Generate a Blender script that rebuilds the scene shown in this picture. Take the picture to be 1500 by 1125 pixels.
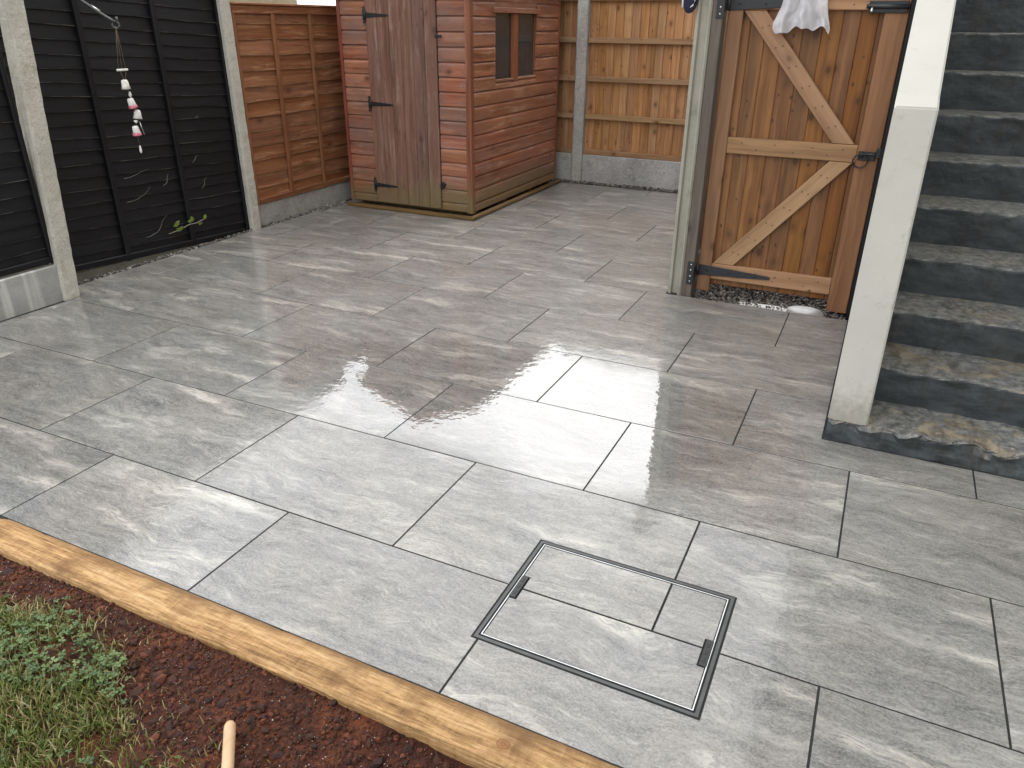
import bpy, bmesh, math, random
from mathutils import Vector, Matrix, noise
random.seed(7)
rad = math.radians
scn = bpy.context.scene
for o in list(bpy.data.objects):
    bpy.data.objects.remove(o)
COL = scn.collection

# ------------------------------------------------------------------ camera
cam_d = bpy.data.cameras.new('camera'); cam = bpy.data.objects.new('camera', cam_d); COL.objects.link(cam)
CAM_Z = 1.593
def cam_axes(pitch, roll, yaw):
    cp, sp = math.cos(pitch), math.sin(pitch)
    f = Vector((0, cp, -sp)); r = Vector((1, 0, 0)); u = Vector((0, sp, cp))
    r2 = math.cos(roll)*r + math.sin(roll)*u
    u2 = -math.sin(roll)*r + math.cos(roll)*u
    Z = Matrix.Rotation(yaw, 3, 'Z')
    return Z@r2, Z@u2, Z@f
cr, cu, cf = cam_axes(0.4463, 0.0092, 0.4425)
m = Matrix((cr, cu, -cf)).transposed().to_4x4(); m.translation = (0, 0, CAM_Z)
cam.matrix_world = m
cam_d.sensor_width = 36; cam_d.lens = 36*1106.5/1500; cam_d.clip_start = 0.05; cam_d.clip_end = 500
scn.camera = cam
scn.render.resolution_x = 1024; scn.render.resolution_y = 768

# ------------------------------------------------------------------ world, sun, exposure
SUN_EL, SUN_AZ = rad(62), rad(18)      # azimuth measured clockwise from +Y
w = bpy.data.worlds.new('World'); scn.world = w; w.use_nodes = True
nt = w.node_tree; nt.nodes.clear()
out = nt.nodes.new('ShaderNodeOutputWorld'); bg = nt.nodes.new('ShaderNodeBackground')
sky = nt.nodes.new('ShaderNodeTexSky'); sky.sky_type = 'NISHITA'; sky.sun_disc = False
sky.sun_elevation = SUN_EL; sky.sun_rotation = SUN_AZ; sky.dust_density = 3; sky.air_density = 1.2
tc = nt.nodes.new('ShaderNodeTexCoord')
cn = nt.nodes.new('ShaderNodeTexNoise'); cn.inputs['Scale'].default_value = 2.2; cn.inputs['Detail'].default_value = 5
cn.inputs['Roughness'].default_value = 0.55; cn.inputs['Distortion'].default_value = 0.6
ramp = nt.nodes.new('ShaderNodeValToRGB')
ramp.color_ramp.elements[0].position = 0.30; ramp.color_ramp.elements[0].color = (7.6, 8.0, 8.6, 1)
ramp.color_ramp.elements[1].position = 0.62; ramp.color_ramp.elements[1].color = (16.5, 16.4, 16.2, 1)
mix = nt.nodes.new('ShaderNodeMix'); mix.data_type = 'RGBA'; mix.inputs[0].default_value = 0.93
L = nt.links.new
L(tc.outputs['Generated'], cn.inputs['Vector']); L(cn.outputs['Fac'], ramp.inputs['Fac'])
L(sky.outputs[0], mix.inputs[6]); L(ramp.outputs[0], mix.inputs[7])
L(mix.outputs[2], bg.inputs['Color']); bg.inputs['Strength'].default_value = 0.115
L(bg.outputs[0], out.inputs[0])

sd = bpy.data.lights.new('sun', 'SUN'); sd.energy = 0.6; sd.angle = rad(20); sd.color = (1, .965, .91)
sun = bpy.data.objects.new('sun', sd); COL.objects.link(sun)
to_sun = Vector((math.sin(SUN_AZ)*math.cos(SUN_EL), math.cos(SUN_AZ)*math.cos(SUN_EL), math.sin(SUN_EL)))
sun.rotation_euler = to_sun.to_track_quat('Z', 'Y').to_euler()
vs = scn.view_settings
vs.view_transform = 'Standard'; vs.look = 'None'; vs.gamma = 1; vs.exposure = 0.70; vs.use_curve_mapping = False

# ------------------------------------------------------------------ node helper
class NB:
    def __init__(s, name):
        s.m = bpy.data.materials.new(name); s.m.use_nodes = True
        s.t = s.m.node_tree; s.t.nodes.clear()
        s.out = s.n('OutputMaterial'); s.p = s.n('BsdfPrincipled')
        s.t.links.new(s.p.outputs[0], s.out.inputs[0])
    def n(s, typ, **kw):
        nd = s.t.nodes.new('ShaderNode'+typ)
        for k, v in kw.items(): setattr(nd, k, v)
        return nd
    def setin(s, sock, v):
        if isinstance(v, bpy.types.NodeSocket): s.t.links.new(v, sock)
        elif v is not None:
            if isinstance(v, (tuple, list)) and len(v) == 3 and sock.type == 'RGBA': v = (*v, 1)
            sock.default_value = v
    def P(s, **kw):
        for k, v in kw.items(): s.setin(s.p.inputs[k.replace('_', ' ')], v)
    def math(s, op, a, b=None, clamp=False):
        nd = s.n('Math', operation=op, use_clamp=clamp); s.setin(nd.inputs[0], a)
        if b is not None: s.setin(nd.inputs[1], b)
        return nd.outputs[0]
    def vmath(s, op, a, b=None, sc=None):
        nd = s.n('VectorMath', operation=op); s.setin(nd.inputs[0], a)
        if b is not None: s.setin(nd.inputs[1], b)
        if sc is not None: s.setin(nd.inputs['Scale'], sc)
        return nd.outputs[0]
    def mapv(s, v, scale=(1,1,1), rot=(0,0,0), loc=(0,0,0)):
        nd = s.n('Mapping'); s.setin(nd.inputs[0], v); nd.inputs[1].default_value = loc
        nd.inputs[2].default_value = rot; nd.inputs[3].default_value = scale
        return nd.outputs[0]
    def noise(s, v, scale, detail=3, rough=.5, dist=0, col=False):
        nd = s.n('TexNoise'); s.setin(nd.inputs['Vector'], v); nd.inputs['Scale'].default_value = scale
        nd.inputs['Detail'].default_value = detail; nd.inputs['Roughness'].default_value = rough
        nd.inputs['Distortion'].default_value = dist
        return nd.outputs['Color' if col else 'Fac']
    def voro(s, v, scale, feature='F1'):
        nd = s.n('TexVoronoi', feature=feature); s.setin(nd.inputs['Vector'], v); nd.inputs['Scale'].default_value = scale
        return nd
    def ramp(s, f, *stops, interp='LINEAR'):
        nd = s.n('ValToRGB'); s.setin(nd.inputs[0], f); cr_ = nd.color_ramp; cr_.interpolation = interp
        while len(cr_.elements) < len(stops): cr_.elements.new(0.5)
        for e, (p, c) in zip(cr_.elements, stops):
            e.position = p; e.color = (*c, 1) if isinstance(c, (tuple, list)) else (c, c, c, 1)
        return nd.outputs[0]
    def mix(s, f, a, b, mode='MIX'):
        nd = s.n('Mix', data_type='RGBA', blend_type=mode, clamp_factor=True)
        s.setin(nd.inputs[0], f); s.setin(nd.inputs[6], a); s.setin(nd.inputs[7], b)
        return nd.outputs[2]
    def mrange(s, v, a, b, c=0, d=1, smooth=False):
        nd = s.n('MapRange'); nd.interpolation_type = 'SMOOTHSTEP' if smooth else 'LINEAR'
        s.setin(nd.inputs[0], v)
        for i, x in enumerate((a, b, c, d)): nd.inputs[i+1].default_value = x
        return nd.outputs[0]
    def bump(s, h, strength=.5, dist=.01, normal=None):
        nd = s.n('Bump'); nd.inputs['Strength'].default_value = strength; nd.inputs['Distance'].default_value = dist
        s.setin(nd.inputs['Height'], h)
        if normal is not None: s.setin(nd.inputs['Normal'], normal)
        return nd.outputs[0]
    def obj(s): return s.n('TexCoord').outputs['Object']
    def pos(s): return s.n('NewGeometry').outputs['Position']
    def rnd(s): return s.n('ObjectInfo').outputs['Random']
    def shifted(s, k=61.0):
        r = s.math('MULTIPLY', s.rnd(), k)
        c = s.n('CombineXYZ'); s.setin(c.inputs[0], r); s.setin(c.inputs[1], s.math('MULTIPLY', r, 1.7)); s.setin(c.inputs[2], s.math('MULTIPLY', r, .6))
        return s.vmath('ADD', s.obj(), c.outputs[0])

def plain(name, col, rough=.5, metal=0, **kw):
    b = NB(name)
    nz = b.noise(b.shifted(), 30, 4)
    c = b.mix(b.mrange(nz, .3, .7), tuple(x*.82 for x in col), tuple(min(1, x*1.12) for x in col))
    b.P(Base_Color=c, Roughness=rough, Metallic=metal, **kw)
    return b.m

def wood(name, dark, mid, light, axis='Z', rough=.6, knots=.5, hue=.008, scuff=None, knotcol=(.05, .025, .012), var=.25, algae=False, fade=None, grain=1.0, bumpd=.0015, spec=.35):
    b = NB(name)
    v = b.shifted()
    lo, hi = .7, 14.0*grain
    sc = {'X': (lo, hi, hi), 'Y': (hi, lo, hi), 'Z': (hi, hi, lo)}[axis]
    wv = b.vmath('ADD', v, b.vmath('SCALE', b.vmath('SUBTRACT', b.noise(v, 2.2, 2, col=True), (.5, .5, .5)), sc=.06))
    g = b.mapv(wv, sc)
    n1 = b.noise(g, 1.0, 6, .6, .4)
    n2 = b.noise(b.mapv(wv, tuple(q*4.5 for q in sc)), 1.0, 4, .6)
    f = b.math('ADD', b.math('MULTIPLY', n1, .72), b.math('MULTIPLY', n2, .28))
    c = b.ramp(f, (.34, dark), (.5, mid), (.68, light))
    kn = None
    if knots:
        ks = {'X': (6.0, 9, 9), 'Y': (9, 6.0, 9), 'Z': (9, 9, 6.0)}[axis]
        vo = b.voro(b.mapv(wv, ks), 1.0)
        sel = b.math('GREATER_THAN', b.n('SeparateColor').outputs[0] if False else vo.outputs['Color'], 1-knots)
        kd = b.mrange(vo.outputs['Distance'], .10, .20, 1, 0, True)
        kn = b.math('MULTIPLY', kd, sel)
        c = b.mix(b.math('MULTIPLY', kn, .85), c, knotcol)
        halo = b.math('MULTIPLY', b.mrange(vo.outputs['Distance'], .15, .42, .45, 0, True), sel)
        c = b.mix(halo, c, dark)
        ks2 = tuple(q*2.3 for q in ks)
        vo2 = b.voro(b.mapv(wv, ks2, loc=(3.1, 1.7, 9.2)), 1.0)
        k2 = b.math('MULTIPLY', b.mrange(vo2.outputs['Distance'], .10, .22, 1, 0, True), b.math('GREATER_THAN', vo2.outputs['Color'], 1-knots*.55))
        c = b.mix(b.math('MULTIPLY', k2, .75), c, knotcol)
    # board to board tone
    r = b.rnd()
    hs = b.n('HueSaturation'); b.setin(hs.inputs['Color'], c)
    b.setin(hs.inputs['Value'], b.mrange(r, 0, 1, 1-var, 1+var))
    b.setin(hs.inputs['Hue'], b.mrange(b.math('FRACT', b.math('MULTIPLY', r, 7.3)), 0, 1, .5-hue, .5+hue))
    b.setin(hs.inputs['Saturation'], b.mrange(b.math('FRACT', b.math('MULTIPLY', r, 13.7)), 0, 1, .94, 1.08))
    c = hs.outputs[0]
    pz = b.n('SeparateXYZ'); b.setin(pz.inputs[0], b.pos())
    if scuff:      # paler marks along the grain: rubbing, plus glossy highlights painted on the shed side
        sn = b.noise(b.mapv(wv, tuple(q*1.6 for q in sc)), 1.0, 6, .75)
        sp_ = b.noise(b.pos(), 4.0, 4, .65)
        c = b.mix(b.math('MULTIPLY', b.mrange(sn, .51, .63), b.mrange(sp_, .36, .58, .12, .9)), c, scuff)
    if fade:       # weathered patches: bleached or dirty areas
        pn = b.noise(b.pos(), 2.6, 4, .6)
        c = b.mix(b.mrange(pn, .45, .68), c, fade)
    if algae:
        an = b.noise(b.pos(), 6, 4, .65)
        zz = b.math('ADD', pz.outputs[2], b.math('MULTIPLY', b.math('SUBTRACT', an, .5), .45))
        c = b.mix(b.mrange(zz, .12, .38, .72, 0, True), c, (.150, .122, .052))
    h = b.math('ADD', n2, b.math('MULTIPLY', n1, .6))
    b.P(Base_Color=c, Roughness=b.mrange(n2, .3, .7, rough-.1, rough+.12), Normal=b.bump(h, .6, bumpd), Specular_IOR_Level=spec)
    return b.m

def concrete(name, a, bcol, rough=.8, bumpd=.004, speck=True, lichen=None, sc=1.0, pit=False):
    b = NB(name)
    v = b.shifted(); p = b.pos()
    n1 = b.noise(p, 5*sc, 6, .65); n2 = b.noise(v, 90*sc, 3, .7); n3 = b.noise(v, 22*sc, 5, .7)
    c = b.mix(b.mrange(n1, .3, .7), a, bcol)
    if speck:
        c = b.mix(b.mrange(n2, .55, .75, 0, .7), c, tuple(x*.45 for x in a))
        c = b.mix(b.mrange(n2, .42, .28, 0, .6), c, tuple(min(1, x*1.45) for x in bcol))
    if lichen:
        c = b.mix(b.mrange(b.noise(p, 7, 5, .7), .56, .72, 0, .75), c, lichen)
    h = b.math('ADD', n3, b.math('MULTIPLY', n2, .5))
    b.P(Base_Color=c, Roughness=rough, Normal=b.bump(h, .8, bumpd), Specular_IOR_Level=.3)
    return b.m

# ------------------------------------------------------------------ object helpers
WL = {}     # world location of every parent
def link(name, me, mat=None, parent=None, loc=(0, 0, 0), rot=(0, 0, 0)):
    o = bpy.data.objects.new(name, me); COL.objects.link(o)
    if me is not None and mat is not None and not me.materials: me.materials.append(mat)
    loc = Vector(loc)
    WL[o] = loc
    if parent is not None:
        o.parent = parent; o.location = loc - WL[parent]
    else:
        o.location = loc
    o.rotation_euler = rot
    return o
def tag(o, label, cat, group=None):
    o['label'] = label; o['category'] = cat
    if group: o['group'] = group
    return o
def structure(o): o['kind'] = 'structure'; return o
def stuff(o): o['kind'] = 'stuff'; return o
def thing(name, label, cat, loc, group=None):
    o = bpy.data.objects.new(name, None); COL.objects.link(o); o.location = loc; o.empty_display_size = .1
    WL[o] = Vector(loc)
    return tag(o, label, cat, group)
def me_from(bm, name='mesh', smooth=False):
    me = bpy.data.meshes.new(name); bm.normal_update(); bm.to_mesh(me); bm.free()
    if smooth:
        for p in me.polygons: p.use_smooth = True
    return me
BOX = {}
def box_me(sx, sy, sz, mat, bev=.003, seg=1):
    k = (round(sx, 4), round(sy, 4), round(sz, 4), mat.name, bev, seg)
    if k in BOX: return BOX[k]
    bm = bmesh.new(); bmesh.ops.create_cube(bm, size=1)
    for v in bm.verts: v.co = Vector((v.co.x*sx, v.co.y*sy, v.co.z*sz))
    if bev: bmesh.ops.bevel(bm, geom=list(bm.edges), offset=min(bev, min(sx, sy, sz)*.4), segments=seg, profile=.6, affect='EDGES')
    me = me_from(bm, 'box'); me.materials.append(mat); BOX[k] = me
    return me
def bx(name, x0, x1, y0, y1, z0, z1, mat, parent=None, bev=.003, rot=(0, 0, 0), seg=1):
    return link(name, box_me(x1-x0, y1-y0, z1-z0, mat, bev, seg), None, parent, ((x0+x1)/2, (y0+y1)/2, (z0+z1)/2), rot)
def prism_me(poly, a0, a1, axis, mat, bev=0):
    """poly: list of 2D points; extruded along axis from a0 to a1."""
    bm = bmesh.new()
    def P(u, v, a): return {'X': (a, u, v), 'Y': (u, a, v), 'Z': (u, v, a)}[axis]
    A = [bm.verts.new(P(u, v, a0)) for u, v in poly]; B = [bm.verts.new(P(u, v, a1)) for u, v in poly]
    n = len(poly)
    bm.faces.new(A); bm.faces.new(B[::-1])
    for i in range(n): bm.faces.new((A[i], B[i], B[(i+1) % n], A[(i+1) % n]))
    bmesh.ops.recalc_face_normals(bm, faces=list(bm.faces))
    if bev: bmesh.ops.bevel(bm, geom=list(bm.edges), offset=bev, segments=1, affect='EDGES')
    me = me_from(bm, 'prism'); me.materials.append(mat)
    return me
def tube_into(bm, pts, r, n=6, cap=True):
    pts = [Vector(p) for p in pts]; rings = []
    rs = r if isinstance(r, (list, tuple)) else [r]*len(pts)
    for i, p in enumerate(pts):
        d = (pts[min(i+1, len(pts)-1)]-pts[max(i-1, 0)]).normalized()
        a = d.cross(Vector((0, 0, 1)) if abs(d.z) < .9 else Vector((1, 0, 0))).normalized(); b_ = d.cross(a)
        rings.append([bm.verts.new(p+rs[i]*(math.cos(t)*a+math.sin(t)*b_)) for t in [2*math.pi*j/n for j in range(n)]])
    for A, B in zip(rings, rings[1:]):
        for j in range(n): bm.faces.new((A[j], A[(j+1) % n], B[(j+1) % n], B[j]))
    if cap: bm.faces.new(rings[0][::-1]); bm.faces.new(rings[-1])
def tube(name, pts, r, mat, parent=None, n=8, origin=None):
    origin = Vector(origin if origin is not None else pts[0])
    bm = bmesh.new(); tube_into(bm, [Vector(p)-origin for p in pts], r, n)
    return link(name, me_from(bm, name, True), mat, parent, origin)
def lathe(name, prof, mat, parent=None, loc=(0, 0, 0), n=20, rot=(0, 0, 0)):
    bm = bmesh.new(); rings = []
    for r, z in prof: rings.append([bm.verts.new((r*math.cos(2*math.pi*j/n), r*math.sin(2*math.pi*j/n), z)) for j in range(n)])
    for A, B in zip(rings, rings[1:]):
        for j in range(n): bm.faces.new((A[j], A[(j+1) % n], B[(j+1) % n], B[j]))
    bm.faces.new(rings[0][::-1]); bm.faces.new(rings[-1])
    return link(name, me_from(bm, name, True), mat, parent, loc, rot)
def fbm(p, o=4): return noise.fractal(Vector(p), 1.0, 2.0, o)

# ------------------------------------------------------------------ materials
def slab_material():
    b = NB('porcelain_slab_wet')
    o = b.obj(); r = b.rnd()
    flip = b.math('SUBTRACT', b.math('MULTIPLY', b.math('GREATER_THAN', b.math('FRACT', b.math('MULTIPLY', r, 17.3)), .5), 2), 1)
    o = b.vmath('SCALE', o, sc=flip)
    c3 = b.n('CombineXYZ'); b.setin(c3.inputs[0], b.math('MULTIPLY', r, 23)); b.setin(c3.inputs[1], b.math('MULTIPLY', r, 41)); b.setin(c3.inputs[2], b.math('MULTIPLY', r, 7))
    v = b.vmath('ADD', o, c3.outputs[0])
    warp = b.vmath('SCALE', b.vmath('SUBTRACT', b.noise(v, 2.6, 3, .55, col=True), (.5, .5, .5)), sc=.22)
    vw = b.vmath('ADD', v, warp)
    st = b.mapv(vw, (1.5, 6.5, 1), rot=(0, 0, rad(14)))
    n1 = b.noise(st, 1.5, 9, .64, .3)
    n2 = b.noise(b.mapv(vw, (6, 30, 1), rot=(0, 0, rad(16))), 1.3, 8, .72)
    big = b.noise(vw, 2.4, 3, .55)
    fine = b.noise(v, 150, 2, .6)
    mot = b.noise(b.mapv(vw, (11, 19, 1), rot=(0, 0, rad(20))), 1.0, 6, .7, .8)
    f = b.math('ADD', b.math('MULTIPLY', n1, .44), b.math('ADD', b.math('MULTIPLY', n2, .34), b.math('MULTIPLY', mot, .22)))
    grey = b.ramp(f, (.39, (.070, .075, .077)), (.46, (.145, .150, .149)), (.53, (.215, .215, .208)), (.64, (.45, .438, .41)))
    warm = b.ramp(f, (.39, (.076, .072, .066)), (.47, (.165, .155, .142)), (.55, (.240, .224, .204)), (.65, (.47, .44, .395)))
    c = b.mix(b.mrange(big, .38, .60, .1, .9), grey, warm)
    # cream streaks that gather in a few places on each slab
    patch = b.mrange(b.noise(b.mapv(vw, (.9, 4.6, 1), rot=(0, 0, rad(15))), 1.7, 4, .55), .56, .72, 0, 1, True)
    ridge = b.mrange(b.math('ABSOLUTE', b.math('SUBTRACT', n2, .5)), 0, .07, 1, 0)
    c = b.mix(b.math('MULTIPLY', patch, b.math('ADD', b.math('MULTIPLY', ridge, .7), .22)), c, (.62, .585, .52))
    vein = b.mrange(b.math('ABSOLUTE', b.math('SUBTRACT', b.noise(b.mapv(vw, (1.2, 9.0, 1), rot=(0, 0, rad(-14))), 1.6, 4, .55), .5)), 0, .010, 1, 0)
    vm = b.mrange(b.noise(v, 4.2, 2), .52, .62)
    c = b.mix(b.math('MULTIPLY', b.math('MULTIPLY', vein, vm), .45), c, (.50, .47, .42))
    dk = b.mrange(b.math('ABSOLUTE', b.math('SUBTRACT', b.noise(b.mapv(vw, (2.2, 9.0, 1), rot=(0, 0, rad(10))), 1.7, 5, .6), .47)), 0, .008, 1, 0)
    c = b.mix(b.math('MULTIPLY', dk, .55), c, (.06, .058, .055))
    etch = b.noise(b.mapv(vw, (34, 150, 1), rot=(0, 0, rad(18))), 1.0, 4, .75, .6)
    c = b.mix(b.mrange(etch, .54, .70, 0, .55), c, (.45, .445, .425))
    c = b.mix(b.mrange(etch, .46, .32, 0, .55), c, (.055, .056, .055))
    c = b.mix(b.mrange(fine, .40, .66, 0, .28), c, (.42, .415, .40))
    c = b.mix(b.mrange(fine, .42, .28, 0, .35), c, (.07, .07, .068))
    hs = b.n('HueSaturation'); b.setin(hs.inputs['Color'], c); b.setin(hs.inputs['Value'], b.mrange(r, 0, 1, .93, 1.07))
    c = hs.outputs[0]
    # rain water: a thin film that has gathered in the middle of the patio, damp elsewhere
    p = b.pos()
    pw = b.vmath('ADD', p, b.vmath('SCALE', b.vmath('SUBTRACT', b.noise(p, 1.7, 4, .6, col=True), (.5, .5, .5)), sc=.8))
    d = b.n('VectorMath', operation='LENGTH'); b.setin(d.inputs[0], b.mapv(b.vmath('SUBTRACT', pw, (-1.35, 2.88, 0)), (.60, 1.35, 0)))
    film = b.mrange(d.outputs['Value'], .50, .95, 1, 0, True)
    damp = b.noise(p, 1.6, 4, .6)
    rip = b.noise(b.mapv(p, (1, 1, 0)), 22, 2, .5)
    rip2 = b.noise(b.mapv(p, (1, 1, 0)), 5, 2, .5)
    rel = b.math('ADD', b.noise(st, 7, 6, .65), b.math('MULTIPLY', fine, .12))
    nb = b.bump(rel, .35, .004)
    nc = b.bump(b.math('ADD', b.math('ADD', rip, b.math('MULTIPLY', rip2, .6)), b.math('MULTIPLY', rel, b.mrange(film, 0, 1, .35, .05))), .30, .0020)
    c = b.mix(b.math('MULTIPLY', film, .18), c, (.07, .07, .068))
    py = b.n('SeparateXYZ'); b.setin(py.inputs[0], pw)
    wet = b.mrange(py.outputs[1], 3.7, 5.0, 1, .5, True)      # the far end has begun to dry
    cro = b.math('ADD', b.mrange(film, 0, 1, .045, .004), b.math('MULTIPLY', b.mrange(damp, .45, .7, 0, .10), b.mrange(film, 0, 1, 1, .1)))
    b.P(Base_Color=c, Roughness=b.mrange(film, 0, 1, .38, .12), Normal=nb, Coat_Weight=wet, Coat_Roughness=cro, Coat_IOR=b.mrange(film, 0, 1, 1.48, 2.7), Coat_Normal=nc, Specular_IOR_Level=b.mrange(film, 0, 1, .4, .08))
    return b.m
M = {}
M['slab'] = slab_material()
M['grout'] = concrete('dark_grout', (.020, .021, .022), (.032, .032, .033), .95, .001, speck=False)
REDW = ((0.126, 0.047, 0.026), (0.269, 0.107, 0.061), (0.425, 0.194, 0.119))
M['shed_x'] = wood('shed_cladding_x', *REDW, axis='X', rough=.5, knots=.3, hue=.005, algae=True, var=.10, fade=(.185, .105, .085), scuff=(.32, .22, .18))
M['shed_y'] = wood('shed_cladding_y', *REDW, axis='Y', rough=.42, knots=.3, hue=.005, algae=True, var=.10, fade=(.25, .115, .075), scuff=(.50, .33, .25), spec=.5)  # paler scuff here also paints in the glossy highlights of this side
M['shed_z'] = wood('shed_door_wood', (0.098, 0.047, 0.034), (0.164, 0.084, 0.062), (0.229, 0.131, 0.098), axis='Z', rough=.55, knots=.4, hue=.003, algae=True, var=.08, scuff=(0.262, 0.178, 0.141))
M['shed_trim'] = wood('shed_trim_wood', (.12, .038, .022), (.21, .068, .040), (.30, .11, .07), axis='Z', rough=.5, knots=.1, algae=True, var=.08)
M['frame_wood'] = wood('window_frame_wood', (0.153, 0.050, 0.020), (0.234, 0.081, 0.034), (0.306, 0.122, 0.059), axis='Z', rough=.45, knots=.1, var=.1)
M['sill_x'] = wood('base_timber_x', (0.070, 0.042, 0.015), (0.147, 0.088, 0.037), (0.218, 0.142, 0.070), axis='X', rough=.5, knots=.2, var=.12)
M['sill_y'] = wood('base_timber_y', (0.070, 0.042, 0.015), (0.147, 0.088, 0.037), (0.218, 0.142, 0.070), axis='Y', rough=.5, knots=.2, var=.12)
ORG = ((0.112, 0.041, 0.018), (0.219, 0.088, 0.040), (0.317, 0.146, 0.073))
M['lap_y'] = wood('brown_lap_slat', *ORG, axis='Y', rough=.65, knots=.3, var=.08, hue=.003, knotcol=(.09, .035, .015), scuff=(.42, .22, .12))
M['lap_z'] = wood('brown_lap_batten', *ORG, axis='Z', rough=.65, knots=.1, var=.08)
BOARD = ((0.209, 0.101, 0.041), (0.356, 0.184, 0.081), (0.490, 0.279, 0.139))
M['fea_z'] = wood('closeboard_board', *BOARD, axis='Z', rough=.65, knots=.7, var=.13, hue=.004)
M['fea_x'] = wood('closeboard_rail', (0.171, 0.095, 0.045), (0.279, 0.167, 0.086), (0.378, 0.248, 0.144), axis='X', rough=.65, knots=.3, var=.08)
M['fea_y'] = wood('closeboard_rail_y', (.19, .105, .050), (.31, .185, .095), (.42, .275, .16), axis='Y', rough=.65, knots=.3, var=.08)
GP = ((0.092, 0.036, 0.010), (0.196, 0.083, 0.025), (0.287, 0.137, 0.046))
M['gate_plank'] = wood('gate_plank_wood', *GP, axis='Z', rough=.5, knots=.8, knotcol=(.045, .018, .006), var=.12, hue=.004)
GF = ((0.207, 0.108, 0.052), (0.322, 0.180, 0.089), (0.417, 0.253, 0.139))
M['gate_z'] = wood('gate_frame_z', (0.143, 0.067, 0.029), (0.228, 0.114, 0.052), (0.309, 0.170, 0.085), axis='Z', rough=.55, knots=.2, var=.06)
M['gate_x'] = wood('gate_frame_x', *GF, axis='X', rough=.5, knots=.35, var=.06)
M['black'] = wood('black_fence_paint', (0.0037, 0.0040, 0.0054), (0.0061, 0.0065, 0.0086), (0.0108, 0.0112, 0.0144), axis='Y', rough=.5, knots=.25, knotcol=(0.0022, 0.0022, 0.0029), var=.25, spec=.3)
M['black_z'] = wood('black_fence_paint_z', (0.0040, 0.0042, 0.0058), (0.0065, 0.0068, 0.0090), (0.0108, 0.0112, 0.0144), axis='Z', rough=.5, knots=0, var=.2, spec=.3)
def lip_mat(name, base, bare, lo, hi):
    b = NB(name); v = b.pos()
    n = b.noise(b.mapv(v, (1, 2.2, 8)), 1.6, 5, .7)
    b.P(Base_Color=b.mix(b.mrange(n, lo, hi), base, bare), Roughness=.7); return b.m
M['black_lip'] = lip_mat('worn_black_slat_edge', (.010, .010, .012), (.13, .125, .115), .48, .68)
M['lap_lip'] = lip_mat('sawn_brown_slat_edge', (.20, .09, .04), (.52, .32, .19), .38, .60)
M['grey_post_wood'] = wood('grey_weathered_timber', (0.072, 0.060, 0.051), (0.128, 0.106, 0.089), (0.187, 0.162, 0.140), axis='Z', rough=.7, knots=.1, var=.05)
def sawn_mat():
    b = NB('rough_sawn_edging'); v = b.obj()
    g1 = b.noise(b.mapv(v, (1.3, 26, 26)), 1.0, 6, .62, .5)
    g2 = b.noise(b.mapv(v, (14, 150, 150)), 1.0, 4, .7)
    saw = b.noise(b.mapv(v, (90, 12, 12), rot=(0, 0, .35)), 1.0, 3, .6)
    blot = b.noise(v, 4.5, 5, .65)
    f = b.math('ADD', b.math('MULTIPLY', g1, .44), b.math('ADD', b.math('MULTIPLY', g2, .46), b.math('MULTIPLY', saw, .10)))
    c = b.ramp(f, (.37, (.14, .072, .028)), (.46, (.33, .190, .078)), (.54, (.49, .305, .140)), (.65, (.64, .455, .25)))
    c = b.mix(b.mrange(blot, .50, .66, 0, .8), c, (.17, .085, .036))
    sx = b.n('SeparateXYZ'); b.setin(sx.inputs[0], v)
    ed = b.mrange(b.math('ADD', sx.outputs[1], b.math('MULTIPLY', b.math('SUBTRACT', blot, .5), .07)), .030, .058, 0, .75)
    c = b.mix(ed, c, (.19, .105, .045))
    d = b.n('VectorMath', operation='LENGTH'); b.setin(d.inputs[0], b.mapv(b.vmath('SUBTRACT', v, (-.562, -.005, 0)), (1, 1.25, 0)))
    kr = b.math('MULTIPLY', b.math('ADD', b.math('SINE', b.math('MULTIPLY', d.outputs['Value'], 700)), 1), .5)
    kin = b.mrange(d.outputs['Value'], .016, .022, 1, 0)
    c = b.mix(b.math('MULTIPLY', kin, .8), c, b.mix(kr, (.20, .085, .035), (.32, .16, .07)))
    b.P(Base_Color=c, Roughness=.68, Normal=b.bump(b.math('ADD', g2, b.math('MULTIPLY', saw, .8)), .8, .006), Specular_IOR_Level=.3); return b.m
M['edging'] = sawn_mat()
M['handle'] = wood('broom_handle_wood', (.42, .25, .14), (.55, .36, .22), (.64, .45, .30), axis='Y', rough=.45, knots=0, var=.02)
M['conc'] = concrete('concrete_post', (.30, .295, .28), (.45, .44, .415), .85, .010, lichen=(.22, .22, .17), sc=.65)
M['conc_cream'] = concrete('rough_cast_concrete_post', (.42, .405, .355), (.56, .54, .48), .85, .012, lichen=(.33, .31, .20))
M['conc_gate'] = concrete('slotted_concrete_post', (0.267, 0.260, 0.216), (0.356, 0.340, 0.287), .8, .003, speck=False, lichen=(0.178, 0.176, 0.120))
M['aggregate'] = concrete('exposed_aggregate_board', (.25, .25, .245), (.42, .415, .40), .85, .014, lichen=(.15, .15, .13), sc=.55)
M['mossy'] = concrete('mossy_gravel_board', (.10, .098, .08), (.19, .185, .16), .9, .010, lichen=(.06, .062, .035))
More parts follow.
